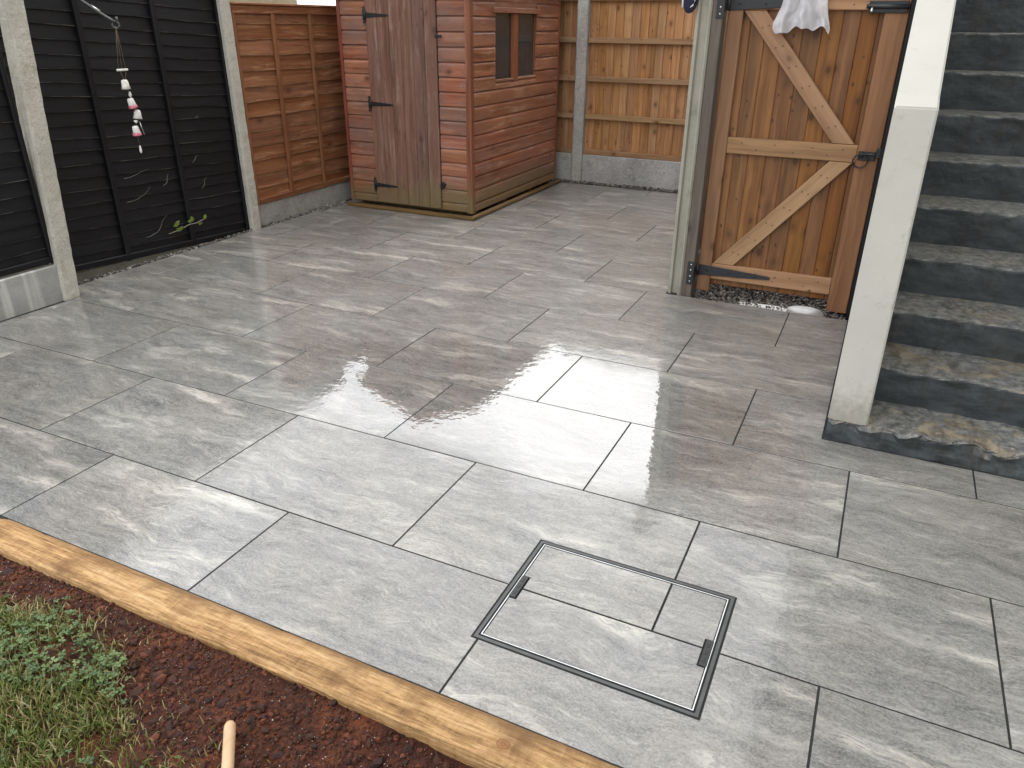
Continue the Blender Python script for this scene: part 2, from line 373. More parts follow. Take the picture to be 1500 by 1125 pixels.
def graveboard():
    b = NB('smooth_gravel_board')
    p = b.pos(); n1 = b.noise(p, 6, 5, .6); n2 = b.noise(b.shifted(), 70, 3, .6)
    c = b.mix(b.mrange(n1, .3, .7), (.27, .275, .27), (.40, .40, .39))
    run = b.mrange(b.noise(b.mapv(p, (1, 9, .5)), 1.0, 3, .5), .56, .68)
    c = b.mix(b.math('MULTIPLY', run, .75), c, (.60, .60, .57))
    c = b.mix(b.mrange(n2, .6, .75, 0, .5), c, (.12, .12, .12))
    b.P(Base_Color=c, Roughness=.75, Normal=b.bump(n2, .4, .002), Specular_IOR_Level=.3); return b.m
M['graveboard'] = graveboard()
def render_mat(name, base, spot, dens):
    b = NB(name)
    p = b.pos(); n = b.noise(p, 9, 6, .68); n2 = b.noise(p, 38, 4, .7); n3 = b.noise(p, 2.2, 4, .6)
    c = b.mix(b.mrange(n3, .3, .7), base, tuple(x*.90 for x in base))
    c = b.mix(b.math('MULTIPLY', b.mrange(n, .54, .68), b.mrange(n2, .48, .64, 0, dens)), c, spot)
    sz = b.n('SeparateXYZ'); b.setin(sz.inputs[0], p)
    spl = b.mrange(b.math('SUBTRACT', sz.outputs[2], b.math('MULTIPLY', b.math('ADD', n, n2), .30)), -.22, .02, .55, 0, True)
    c = b.mix(spl, c, (.20, .18, .145))
    tro = b.noise(b.mapv(p, (1, 1, .45)), 3.4, 3, .5)
    hair = b.mrange(b.math('ABSOLUTE', b.math('SUBTRACT', b.noise(p, 2.1, 6, .7), .5)), 0, .0025, .16, 0)
    c = b.mix(hair, c, spot)
    b.P(Base_Color=c, Roughness=.6, Normal=b.bump(b.math('ADD', b.math('MULTIPLY', tro, 1.8), b.math('ADD', b.math('MULTIPLY', n, .5), b.math('MULTIPLY', n2, .25))), .5, .008), Specular_IOR_Level=.35); return b.m
M['parapet'] = render_mat('white_painted_render', (.55, .54, .495), (.26, .25, .22), .55)
M['house_render'] = render_mat('house_render', (.55, .53, .48), (.34, .33, .30), .5)
M['pebbledash'] = concrete('pebbledash', (.36, .30, .19), (.50, .44, .30), .9, .012)
def step_mat():
    b = NB('worn_slate_paint')
    p = b.pos(); g = b.n('NewGeometry'); sx = b.n('SeparateXYZ'); b.setin(sx.inputs[0], g.outputs['True Normal'])
    n = b.noise(p, 4.5, 6, .66); n2 = b.noise(p, 30, 5, .7); n3 = b.noise(b.mapv(p, (1, 3, 3)), 6, 5, .65)
    paint = b.mix(b.mrange(n3, .38, .66), (.027, .034, .039), (.068, .080, .088))
    tread = b.mix(b.mrange(n2, .35, .65), (.13, .136, .138), (.30, .30, .285))
    up = b.mrange(sx.outputs[2], .45, .85)
    c = b.mix(b.math('MULTIPLY', up, b.mrange(n2, .30, .60, .45, 1)), paint, tread)
    bare = b.mix(b.mrange(b.noise(p, 17, 4), .4, .6), (.15, .115, .075), (.33, .275, .195))
    wear = b.mrange(b.math('ADD', b.math('MULTIPLY', n, .75), b.math('MULTIPLY', n2, .25)), .50, .58)
    sz = b.n('SeparateXYZ'); b.setin(sz.inputs[0], p)
    low = b.mrange(sz.outputs[2], .12, .55, 1, .28)
    c = b.mix(b.math('MULTIPLY', wear, b.math('MULTIPLY', low, b.mrange(up, 0, 1, .06, .85))), c, bare)
    run = b.mrange(b.noise(b.mapv(p, (12, 4, 1.2)), 1.0, 5, .7), .54, .68, 0, .6)
    c = b.mix(run, c, (.032, .028, .020))
    moss = b.mrange(b.noise(p, 8, 5, .7), .55, .72, 0, .6)
    c = b.mix(moss, c, (.028, .030, .014))
    chip = b.math('MULTIPLY', b.mrange(b.noise(p, 60, 2), .70, .74, 0, .8), b.mrange(up, 0, 1, .12, 1))
    c = b.mix(chip, c, (.40, .38, .34))
    b.P(Base_Color=c, Roughness=.55, Normal=b.bump(b.math('ADD', n, b.math('MULTIPLY', n2, .5)), .6, .012), Specular_IOR_Level=.4); return b.m
M['steps'] = step_mat()
M['iron'] = plain('black_iron', (.012, .013, .016), .42, 0)
M['blackplastic'] = plain('black_plastic', (.014, .015, .017), .38)
M['rust'] = plain('rusty_nail', (.045, .028, .02), .6)
M['steel'] = plain('galvanised_edge', (.55, .56, .57), .28, 1)
M['darksteel'] = plain('dark_grey_frame', (.075, .078, .08), .4, .3)
def cloth_mat():
    b = NB('white_cotton'); n = b.noise(b.obj(), 300, 2)
    b.P(Base_Color=(.80, .79, .82), Roughness=.85, Normal=b.bump(n, .2, .0006)); return b.m
M['white_cloth'] = cloth_mat()
M['white_glaze'] = plain('white_ceramic', (.74, .73, .70), .3)
M['pink_glaze'] = plain('pink_ceramic', (.55, .16, .22), .3)
M['string'] = plain('brown_cord', (.16, .11, .07), .8)
M['navy'] = plain('navy_fabric', (.012, .014, .045), .6)
M['felt'] = concrete('green_roof_felt', (.045, .055, .05), (.075, .085, .075), .9, .003)
M['dark_inside'] = wood('shed_inside_wood', (.045, .040, .034), (.08, .072, .062), (.12, .11, .095), axis='Z', rough=.7, knots=.2, var=.1)
M['leaf'] = plain('sprig_leaf', (.19, .27, .045), .5)
M['twig'] = plain('dry_twig', (.30, .26, .20), .8)
M['vine'] = plain('pale_dry_vine', (.34, .32, .29), .8)
M['plate'] = plain('pale_wet_drain_cover', (.30, .285, .275), .25)
def glass_mat():
    b = NB('dusty_window_glass'); t = b.n('BsdfTransparent'); t.inputs[0].default_value = (.55, .60, .63, 1)
    gl = b.n('BsdfGlossy'); gl.inputs['Roughness'].default_value = .03
    fr = b.n('Fresnel'); fr.inputs[0].default_value = 1.5
    mx = b.n('MixShader'); b.setin(mx.inputs[0], b.math('MULTIPLY', fr.outputs[0], 1.5, True)); b.setin(mx.inputs[1], t.outputs[0]); b.setin(mx.inputs[2], gl.outputs[0])
    df = b.n('BsdfDiffuse'); df.inputs[0].default_value = (.13, .145, .16, 1)
    m2 = b.n('MixShader'); b.setin(m2.inputs[0], b.mrange(b.noise(b.pos(), 5, 4, .6), .3, .75, .16, .42)); b.setin(m2.inputs[1], mx.outputs[0]); b.setin(m2.inputs[2], df.outputs[0])
    b.t.links.new(m2.outputs[0], b.out.inputs[0]); return b.m
M['glass'] = glass_mat()
M['wet_sheen'] = concrete('painted_wet_sheen', (.62, .62, .60), (.80, .80, .78), .3, .004, speck=False)  # pale colour stands in for the bright sky sheen of wet ground
def pebble_mat(name, cols, rough=.45):
    b = NB(name); at = b.n('Attribute', attribute_name='tone', attribute_type='GEOMETRY')
    c = b.ramp(at.outputs['Fac'], *[(i/(len(cols)-1), q) for i, q in enumerate(cols)])
    b.P(Base_Color=c, Roughness=rough, Normal=b.bump(b.noise(b.pos(), 160, 3), .4, .002)); return b.m
M['pebble'] = pebble_mat('wet_gravel', [(.05, .045, .04), (.12, .11, .10), (.22, .20, .18), (.40, .39, .37)], .35)
M['crumb'] = pebble_mat('soil_crumb', [(0.023, 0.007, 0.005), (0.052, 0.015, 0.007), (0.092, 0.024, 0.011), (0.149, 0.045, 0.019)], .85)
def soil_mat():
    b = NB('red_brown_soil'); p = b.pos(); n = b.noise(p, 7, 6, .7); n2 = b.noise(p, 70, 5, .75)
    c = b.ramp(b.math('ADD', b.math('MULTIPLY', n, .55), b.math('MULTIPLY', n2, .45)), (.36, (.014, .005, .004)), (.5, (.070, .021, .010)), (.64, (.20, .060, .022)))
    b.P(Base_Color=c, Roughness=b.mrange(n, .3, .7, .5, .85), Normal=b.bump(n2, 1, .012), Specular_IOR_Level=.3); return b.m
M['soil'] = soil_mat()
def ground_mat():
    b = NB('rough_ground'); p = b.pos(); n = b.noise(p, 3, 6, .7); n2 = b.noise(p, 45, 4, .7)
    c = b.mix(b.mrange(n, .4, .6), (.045, .05, .02), (.075, .055, .035))
    b.P(Base_Color=b.mix(b.mrange(n2, .4, .7, 0, .5), c, (.10, .09, .05)), Roughness=.9, Normal=b.bump(n2, .8, .02)); return b.m
M['ground'] = ground_mat()
def blade_mat():
    b = NB('grass_blade'); at = b.n('Attribute', attribute_name='tone', attribute_type='GEOMETRY')
    c = b.ramp(at.outputs['Fac'], (0, (.048, .078, .012)), (.4, (.105, .140, .024)), (.72, (.19, .205, .050)), (.86, (.27, .22, .10)), (1, (.36, .30, .17)))
    b.P(Base_Color=c, Roughness=.45, Subsurface_Weight=0, Specular_IOR_Level=.4); return b.m
M['blade'] = blade_mat()
def clover_mat():
    b = NB('clover_leaf'); at = b.n('Attribute', attribute_name='tone', attribute_type='GEOMETRY')
    c = b.ramp(at.outputs['Fac'], (0, (.035, .072, .016)), (.6, (.075, .130, .034)), (1, (.14, .195, .065)))
    b.P(Base_Color=c, Roughness=.45); return b.m
M['clover'] = clover_mat()

# ------------------------------------------------------------------ the setting: ground, passage, patio
def grid_sheet(name, x0, x1, y0, y1, nx, ny, zf, mat):
    bm = bmesh.new(); vs_ = []
    for j in range(ny+1):
        row = []
        for i in range(nx+1):
            x = x0+(x1-x0)*i/nx; y = y0+(y1-y0)*j/ny
            row.append(bm.verts.new((x, y, zf(x, y))))
        vs_.append(row)
    for j in range(ny):
        for i in range(nx): bm.faces.new((vs_[j][i], vs_[j][i+1], vs_[j+1][i+1], vs_[j+1][i]))
    return link(name, me_from(bm, name, True), mat)
structure(bx('ground', -120, 120, -120, 120, -.6, -.14, M['ground'], bev=0))

patio = structure(link('patio', prism_me([(-4.76, 1.20), (1.62, 1.20), (1.62, 3.4), (.02, 3.4), (.02, 4.700), (-1.06, 4.700), (-1.06, 8.02), (-4.76, 8.02)], -.13, -.0018, 'Z', M['grout'])))
GAP = .0032
HOLES = [(-.803, -.149, 1.441, 1.941),       # manhole
         (-.006, 9, 3.112, 20),              # staircase and its wall
         (-1.118, 9, 4.700, 20),             # gate post, gate and passage
         (-20, -4.437, -5, 2.93),            # line of the nearer fence
         (-20, -4.655, 2.93, 20)]
SLAB_ME = {}
def slab(x0, x1, y0, y1, cx, cy, parent, z=0.0, name='paving_slab', holes=HOLES):
    xs = {x0, x1}; ys = {y0, y1}; hs = []
    for (a, b_, c, d) in holes:
        if a < x1-.002 and b_ > x0+.002 and c < y1-.002 and d > y0+.002:
            hs.append((a, b_, c, d))
            for q in (a, b_):
                if x0 < q < x1: xs.add(q)
            for q in (c, d):
                if y0 < q < y1: ys.add(q)
    xs = sorted(xs); ys = sorted(ys)
    key = (round(x0-cx, 3), round(x1-cx, 3), round(y0-cy, 3), round(y1-cy, 3)) if not hs else None
    me = SLAB_ME.get(key) if key else None
    if me is None:
        bm = bmesh.new(); vd = {}
        def V(x, y):
            if (x, y) not in vd: vd[(x, y)] = bm.verts.new((x-cx, y-cy, 0))
            return vd[(x, y)]
        fs = []
        for i in range(len(xs)-1):
            for j in range(len(ys)-1):
                mx, my = (xs[i]+xs[i+1])/2, (ys[j]+ys[j+1])/2
                if any(a < mx < b_ and c < my < d for a, b_, c, d in hs): continue
                fs.append(bm.faces.new((V(xs[i], ys[j]), V(xs[i+1], ys[j]), V(xs[i+1], ys[j+1]), V(xs[i], ys[j+1]))))
        if not fs: bm.free(); return None
        if len(fs) > 1: bmesh.ops.dissolve_faces(bm, faces=fs)
        bmesh.ops.dissolve_limit(bm, angle_limit=.01, verts=list(bm.verts), edges=list(bm.edges))
        # inset for the joint, then thickness and a soft arris
        f0 = list(bm.faces)
        if sum(f.calc_area() for f in f0) < .002: bm.free(); return None
        r = bmesh.ops.inset_region(bm, faces=f0, thickness=GAP, use_even_offset=True, use_boundary=True)
        bmesh.ops.delete(bm, geom=r['faces'], context='FACES')
        ex = bmesh.ops.extrude_face_region(bm, geom=list(bm.faces))
        top = [g for g in ex['geom'] if isinstance(g, bmesh.types.BMFace)]
        for v in {v for f in bm.faces if f not in top for v in f.verts} - {v for f in top for v in f.verts}: v.co.z -= .02
        te = list({e for f in top for e in f.edges})
        bmesh.ops.bevel(bm, geom=te, offset=.0007, segments=1, affect='EDGES')
        bmesh.ops.recalc_face_normals(bm, faces=list(bm.faces))
        me = me_from(bm, 'slab'); me.materials.append(M['slab'])
        if key: SLAB_ME[key] = me
    rt = random.Random(int((cx+20)*1000)*7919+int(cy*1000))
    return link(name, me, None, parent, (cx, cy, z), (rad(rt.uniform(-.09, .09)), rad(rt.uniform(-.07, .07)), 0))
Y0, W, LN = 1.689, .5993, .9
for row in range(-1, 11):
    ya, yb = Y0+row*W, Y0+(row+1)*W
    off = -3.04 if row % 2 == 0 else -3.483
    for k in range(-4, 6):
        xa, xb = off+k*LN, off+(k+1)*LN
        cx, cy = (xa+xb)/2, (ya+yb)/2
        X0, X1, YA, YB = max(xa, -4.66), min(xb, 1.60), max(ya, 1.222), min(yb, 7.94)
        if X1-X0 < .02 or YB-YA < .02: continue
        if X0 > -4.5 and X1 < -3.3 and YA > 6.0 and YB < 7.9: continue     # under the shed
        slab(X0, X1, YA, YB, cx, cy, patio)

# ------------------------------------------------------------------ manhole cover let into the slabs
mh = thing('manhole_cover', 'recessed manhole cover with dark metal frame and slab inlays let into the patio', 'manhole cover', (-.476, 1.69, 0))
def ring(name, x0, x1, y0, y1, wd, z0, z1, mat, parent):
    bm = bmesh.new()
    def q(x0, x1, y0, y1, z): return [bm.verts.new(p) for p in ((x0, y0, z), (x1, y0, z), (x1, y1, z), (x0, y1, z))]
    A = q(x0, x1, y0, y1, z1); B = q(x0+wd, x1-wd, y0+wd, y1-wd, z1); C = q(x0, x1, y0, y1, z0); D = q(x0+wd, x1-wd, y0+wd, y1-wd, z0)
    for i in range(4):
        j = (i+1) % 4
        bm.faces.new((A[i], A[j], B[j], B[i])); bm.faces.new((C[i], C[j], A[j], A[i])); bm.faces.new((B[i], B[j], D[j], D[i])); bm.faces.new((D[i], D[j], C[j], C[i]))
    bmesh.ops.recalc_face_normals(bm, faces=list(bm.faces))
    for v in bm.verts: v.co -= WL[parent]
    return link(name, me_from(bm, name), mat, parent, WL[parent])
mx0, mx1, my0, my1 = -.800, -.152, 1.444, 1.938
ring('frame', mx0, mx1, my0, my1, .010, -.05, .0005, M['darksteel'], mh)
ring('gasket', mx0+.010, mx1-.010, my0+.010, my1-.010, .006, -.05, -.006, M['blackplastic'], mh)
ring('tray_edge', mx0+.016, mx1-.016, my0+.016, my1-.016, .003, -.05, .0012, M['steel'], mh)
bx('tray_bed', mx0+.019, mx1-.019, my0+.019, my1-.019, -.05, -.0018, M['grout'], mh, bev=0)
i0, i1, j0, j1 = mx0+.0185, mx1-.0185, my0+.0185, my1-.0185
KH = [(i0-1, i0+.0225, 1.640, 1.745), (i1-.0225, i1+1, 1.620, 1.725)]
for a in ((i0, -.343, Y0, j1, -.793, 1.989), (-.343, i1, Y0, j1, .107, 1.989), (i0, i1, j0, Y0, -.343, 1.389)):
    slab(a[0], a[1], a[2], a[3], a[4], a[5], mh, 0, 'slab_inlay', holes=KH)
for x, y in ((i0+.0105, 1.6925), (i1-.0105, 1.6725)):
    k = bx('lifting_keyway', x-.0115, x+.0115, y-.052, y+.052, -.03, .003, M['blackplastic'], mh, bev=.002)
    for dy in (-.03, 0, .03): bx('slot', x-.004, x+.004, y+dy-.009, y+dy+.009, .0028, .0042, M['iron'], k, bev=.0008)

# ------------------------------------------------------------------ timber edging, soil and lawn
bm = bmesh.new(); nx = 160
prof = [(1.218, -.10), (1.218, -.008), (1.215, 0.000), (1.19, .003), (1.15, .003), (1.118, .002), (1.104, -.003), (1.101, -.012), (1.101, -.10)]
rings = []
for i in range(nx+1):
    x = -4.3+5.2*i/nx; rr = []
    wav = .006*fbm((x*1.3, 0, 3), 3)
    for j, (y, z) in enumerate(prof):
        e = .0025*fbm((x*9, y*30, z*30), 4) if 0 < j < 8 else 0
        chip = max(0, fbm((x*5, j*3.1, 9), 3)-.35)*.022 if j in (1, 2, 6, 7) else 0
        sgn = -1 if j < 4 else 1
        yy = min(y+wav*.5+e+sgn*chip*.6, 1.2235) if j > 2 else 1.2235-.003*(j == 2)-chip*.25
        rr.append(bm.verts.new((x, yy-1.16, z+e-chip*.7)))
    rings.append(rr)
for A, B in zip(rings, rings[1:]):
    for j in range(len(prof)-1): bm.faces.new((A[j], B[j], B[j+1], A[j+1]))
bm.faces.new(rings[0]); bm.faces.new(rings[-1][::-1])
bmesh.ops.recalc_face_normals(bm, faces=list(bm.faces))
edg = link('timber_edging', me_from(bm, 'edging'), M['edging'], None, (0, 1.16, 0))
tag(edg, 'sawn orange timber edging board along the near side of the patio', 'edging board')

def soil_z(x, y):
    z = -.030 + .016*fbm((x*3.0, y*3.0, 1), 4) + .012*fbm((x*13, y*13, 5), 4)
    if y > 1.03: z = z*(1-.5*min(1, (y-1.03)/.06))-.012*min(1, (y-1.03)/.06)
    return z - .022*max(0, min(1, (x+1.1)/.5))
# lawn edge line (soil lies between it and the timber)
LE = [(-4.5, 1.03), (-2.6, 1.02), (-2.2, .99), (-1.97, 1.055), (-1.75, 1.045), (-1.64, .985), (-1.56, .905), (-1.39, .845), (-1.19, .845), (-1.12, .80), (-1.0, .70), (-.6, .4), (1, -.5)]
def lawn_edge(x):
    for (a, ya), (b_, yb) in zip(LE, LE[1:]):
        if a <= x <= b_: return ya+(yb-ya)*(x-a)/(b_-a) + .018*fbm((x*7, 0, 2), 3)
    return -9
structure(grid_sheet('soil', -4.4, .9, -.6, 1.115, 330, 110, soil_z, M['soil']))

def add_tone(me, tones):
    at = me.attributes.new('tone', 'FLOAT', 'FACE'); at.data.foreach_set('value', tones)
def scatter_rocks(name, pts, mat, seed, origin=(0, 0, 0)):
    """pts: list of (x,y,z,size,tone) small irregular lumps in one mesh"""
    rg = random.Random(seed); V = []; F = []; T = []
    base = [(1, 0, 0), (-1, 0, 0), (0, 1, 0), (0, -1, 0), (0, 0, 1), (0, 0, -1)]
    tri = [(0, 2, 4), (2, 1, 4), (1, 3, 4), (3, 0, 4), (2, 0, 5), (1, 2, 5), (3, 1, 5), (0, 3, 5)]
    ico = bmesh.new(); bmesh.ops.create_icosphere(ico, subdivisions=1, radius=1)
    bv = [v.co.copy() for v in ico.verts]; bf = [[v.index for v in f.verts] for f in ico.faces]; ico.free()
    for (x, y, z, s, t) in pts:
        k = len(V); R = Matrix.Rotation(rg.uniform(0, 6.3), 3, Vector((rg.gauss(0, 1), rg.gauss(0, 1), rg.gauss(0, 1))).normalized())
        S = Vector((s*rg.uniform(.7, 1.3), s*rg.uniform(.6, 1.1), s*rg.uniform(.45, .8)))
        use, ff = (bv, bf) if s > .006 else (base, tri)
        for c in use:
            c = Vector(c)*rg.uniform(.8, 1.15)
            q = R@Vector((c.x*S.x, c.y*S.y, c.z*S.z)); V.append((x+q.x-origin[0], y+q.y-origin[1], z+q.z-origin[2]))
        for f in ff: F.append([k+i for i in f]); T.append(t)
    me = bpy.data.meshes.new(name); me.from_pydata(V, [], F); me.update(); add_tone(me, T)
    return stuff(link(name, me, mat, None, origin))
pts = []
rg = random.Random(3)
while len(pts) < 15000:
    x = rg.uniform(-2.75, -.2); y = rg.uniform(.70, 1.10)
    e = lawn_edge(x)
    if y < e-.05 and rg.random() < .88: continue
    s = min(.013, .0016+rg.expovariate(1/.0019))
    pts.append((x, y, soil_z(x, y)+s*.25, s, min(1, max(0, rg.gauss(.4, .25)))))
for i in range(160):
    x = rg.uniform(-2.7, -.25); y = rg.uniform(.8, 1.085)
    if y < lawn_edge(x)-.03: continue
    s = rg.uniform(.012, .026); pts.append((x, y, soil_z(x, y)-s*.2, s, min(1, max(0, rg.gauss(.25, .2)))))
scatter_rocks('soil_crumbs', pts, M['crumb'], 5)['label'] = 'crumbs of dark red soil along the timber edging'
pts = []
for i in range(800):
    x = rg.uniform(-2.7, -.3); y = rg.uniform(.75, 1.09)
    if y < lawn_edge(x)-.03: continue
    s = rg.uniform(.0013, .0030); pts.append((x, y, soil_z(x, y)+s*1.2, s, rg.uniform(.8, 1)))
scatter_rocks('grit', pts, M['pebble'], 6)['label'] = 'pale specks of grit and husk strewn on the soil'

def grass(name, n, region, mat, seed):
    rg = random.Random(seed); V = []; F = []; T = []
    for _ in range(n):
        x, y, hgt, tone = region(rg)
        if x is None: continue
        z = soil_z(x, y)-.004
        a = rg.uniform(0, 6.283); lean = rg.uniform(.15, 1.15); wd = rg.choice((.0010, .0014, .0018, .0030))*rg.uniform(.8, 1.2)
        dx, dy = math.cos(a), math.sin(a); px_, py_ = -dy*wd, dx*wd
        k = len(V); ns = 4; cx, cz, th = 0.0, 0.0, rg.uniform(.05, .35)
        st = hgt/ns
        for i in range(ns+1):
            ww = (1-(i/ns)**1.6)
            bxx, byy = x+dx*cx, y+dy*cx
            V.append((bxx+px_*ww, byy+py_*ww, z+cz)); V.append((bxx-px_*ww, byy-py_*ww, z+cz))
            cx += st*math.sin(th); cz += st*math.cos(th); th += lean/ns*1.6
        for i in range(ns):
            q = k+2*i; F.append((q, q+1, q+3, q+2)); T.append(tone)
    me = bpy.data.meshes.new(name); me.from_pydata(V, [], F); me.update(); add_tone(me, T)
    for p in me.polygons: p.use_smooth = True
    return stuff(link(name, me, mat))
def reg_grass(rg):
    for _ in range(50):
        x = rg.uniform(-2.75, -.75); y = rg.uniform(.42, 1.08)
        e = lawn_edge(x); d = e-y
        bare = fbm((x*3.2, y*3.2, 8), 3)
        pr_ = 0
        if d > 0: pr_ = min(1, d/.07) * (1 if bare < .08 else .22)
        elif d > -.16: pr_ = .10*(1+d/.16)*(1 if fbm((x*9, y*9, 5), 2) > 0 else .15)
        clv = fbm((x*2.4+3, y*2.4, 4), 2)
        if clv > .12: pr_ *= .55
        if rg.random() < pr_:
            t = rg.gauss(.36, .2) if rg.random() < (.80 if d > .08 else .45) else rg.uniform(.78, 1)
            return x, y, rg.uniform(.018, .055)*(0.7 if d < .06 else 1), min(1, max(0, t))
    return None, None, 0, 0
g = grass('lawn_grass', 21000, reg_grass, M['blade'], 11); g['label'] = 'short green lawn grass in the near left corner'
def clover():
    rg = random.Random(21); V = []; F = []; T = []
    cnt = 0
    while cnt < 1050:
        x = rg.uniform(-2.7, -1.2); y = rg.uniform(.45, 1.06); d = lawn_edge(x)-y
        if d < .01 or rg.random() > min(1, d/.06): continue
        if fbm((x*2.4+3, y*2.4, 4), 2) < .02 and rg.random() < .93: continue
        cnt += 1
        z = soil_z(x, y)+rg.uniform(.012, .034); a0 = rg.uniform(0, 6.28); s = rg.uniform(.0055, .0095); tone = min(1, max(0, rg.gauss(.45, .25)))
        tx, ty = rg.uniform(-.35, .35), rg.uniform(-.35, .35)
        for l in range(3):
            a = a0+l*2.094; k = len(V)
            for (u, v, dz) in ((0, 0, 0), (.55, .5, .12), (1.05, .55, .16), (1.25, .25, .1), (1.15, 0, -.05), (1.25, -.25, .1), (1.05, -.55, .16), (.55, -.5, .12)):
                qx = s*(u*math.cos(a)-v*math.sin(a)); qy = s*(u*math.sin(a)+v*math.cos(a))
                V.append((x+qx, y+qy, z+s*dz+qx*tx+qy*ty))
            F.append([k, k+1, k+2, k+3, k+4]); F.append([k, k+4, k+5, k+6, k+7]); T += [tone, tone]
    me = bpy.data.meshes.new('clover'); me.from_pydata(V, [], F); me.update(); add_tone(me, T)
    o = stuff(link('clover', me, M['clover'])); o['label'] = 'patch of small round clover leaves in the lawn'
clover()
hd = Vector((-1.206, .912, .004)); hb = Vector((-1.03, .717, .010))
dirv = (hd-hb).normalized(); Lh = 1.3
hpts = [hd-dirv*t for t in (0, .004, .012, .02, .3, .8, Lh)]
hnd = tube('broom_handle', hpts, [.006, .0105, .0138, .0145, .0145, .0145, .0145], M['handle'], None, 20, origin=hd)
tag(hnd, 'pale round wooden tool handle lying on the grass', 'tool handle')

# ------------------------------------------------------------------ left boundary fences
def lap_panel(root, x, y0, y1, z0, z1, pitch, slat_m, bat_m, lip_m, bat_ys, shear=0.0, zbat=None, cap=True, seed=1, wav=.006, edge=True):
    """horizontal overlapped slats facing +x, battens in front of them"""
    rg = random.Random(seed)
    n = int(round((z1-z0)/pitch)); meshes = []
    for v in range(6):      # six wavy slat meshes shared out
        bm = bmesh.new(); ns = 14; ln = y1-y0; A = []
        h = pitch*1.28
        for i in range(ns+1):
            yy = -ln/2+ln*i/ns; wv = wav*fbm((yy*2.6+v*7, v*3.3, seed), 3)
            A.append([bm.verts.new(q) for q in ((.0165, yy, -h/2+wv), (.018, yy, -h/2+.0045+wv), (.004, yy, h/2), (-.002, yy, h/2), (.004, yy, -h/2+wv))])
        for P_, Q_ in zip(A, A[1:]):
            for j in range(5):
                f_ = bm.faces.new((P_[j], Q_[j], Q_[(j+1) % 5], P_[(j+1) % 5]))
                if j == 0: f_.material_index = 1
        bm.faces.new(A[0]); bm.faces.new(A[-1][::-1]); bmesh.ops.recalc_face_normals(bm, faces=list(bm.faces))
        me = me_from(bm, 'slat'); me.materials.append(slat_m); me.materials.append(lip_m); meshes.append(me)
    ym = (y0+y1)/2
    for i in range(n):
        z = z0+pitch*(i+.55)
        link('slat', meshes[rg.randrange(6)], None, root, (x+rg.uniform(-.001, .001), ym, z), (-math.atan(shear)+rg.uniform(-.004, .004), 0, 0))
    for yb in bat_ys:
        zz = shear*-(yb-ym)
        bx('batten', x+.018, x+.042, yb-.019, yb+.019, z0-.02+zz, z1-.03+zz, bat_m, root, bev=.004)
    if edge:
        bx('edge_batten', x+.018, x+.040, y0, y0+.028, z0-.02-shear*(y0-ym), z1-shear*(y0-ym), bat_m, root, bev=.004)
        bx('edge_batten', x+.018, x+.040, y1-.028, y1, z0-.02-shear*(y1-ym), z1-shear*(y1-ym), bat_m, root, bev=.004)
    rr = (-math.atan(shear), 0, 0)
    if cap:
        bx('top_rail', x+.014, x+.043, y0, y1, z1-.045, z1+.012, slat_m, root, rot=rr)
        bx('capping', x-.028, x+.055, y0, y1, z1+.014, z1+.032, slat_m, root, rot=rr, bev=.004)
    bx('bottom_rail', x+.014, x+.043, y0+.03, y1-.03, z0-.012, z0+.028, slat_m, root, rot=rr)

GR = 'fence panels along the left boundary'
p1 = thing('fence_panel', 'black lap fence panel at the left edge above a pale concrete gravel board', 'fence panel', (-4.5, 1.9, 0), GR)
lap_panel(p1, -4.52, .98, 2.875, .25, 1.92, .082, M['black'], M['black_z'], M['black_lip'], (1.45, 1.92, 2.40), seed=2)
p2 = thing('fence_panel', 'black lap fence panel with the wind chime hanging in front of it', 'fence panel', (-4.72, 3.85, 0), GR)
lap_panel(p2, -4.735, 2.965, 4.735, .045, 1.86, .083, M['black'], M['black_z'], M['black_lip'], (3.55, 4.135), shear=.058, seed=3, wav=.008)
p3 = thing('fence_panel', 'orange brown lap fence panel between a concrete post and the shed', 'fence panel', (-4.72, 5.75, 0), GR)
lap_panel(p3, -4.735, 4.865, 6.68, .195, 1.685, .115, M['lap_y'], M['lap_z'], M['lap_lip'], (5.315, 5.775, 6.235), seed=4, wav=.008)

GB = 'concrete gravel boards under the left fence'
tag(bx('gravel_board', -4.515, -4.462, .98, 2.86, -.1, .226, M['graveboard'], bev=.006), 'smooth pale gravel board streaked white under the black panel at the left edge', 'gravel board', GB)
tag(bx('gravel_board', -4.750, -4.700, 2.93, 4.735, -.16, .030, M['mossy'], bev=.006, rot=(-.050, 0, 0)), 'low mossy gravel board at the foot of the wind chime panel', 'gravel board', GB)
tag(bx('gravel_board', -4.760, -4.712, 4.865, 6.68, -.1, .176, M['conc'], bev=.006), 'light grey gravel board under the orange brown panel beside the shed', 'gravel board', GB)

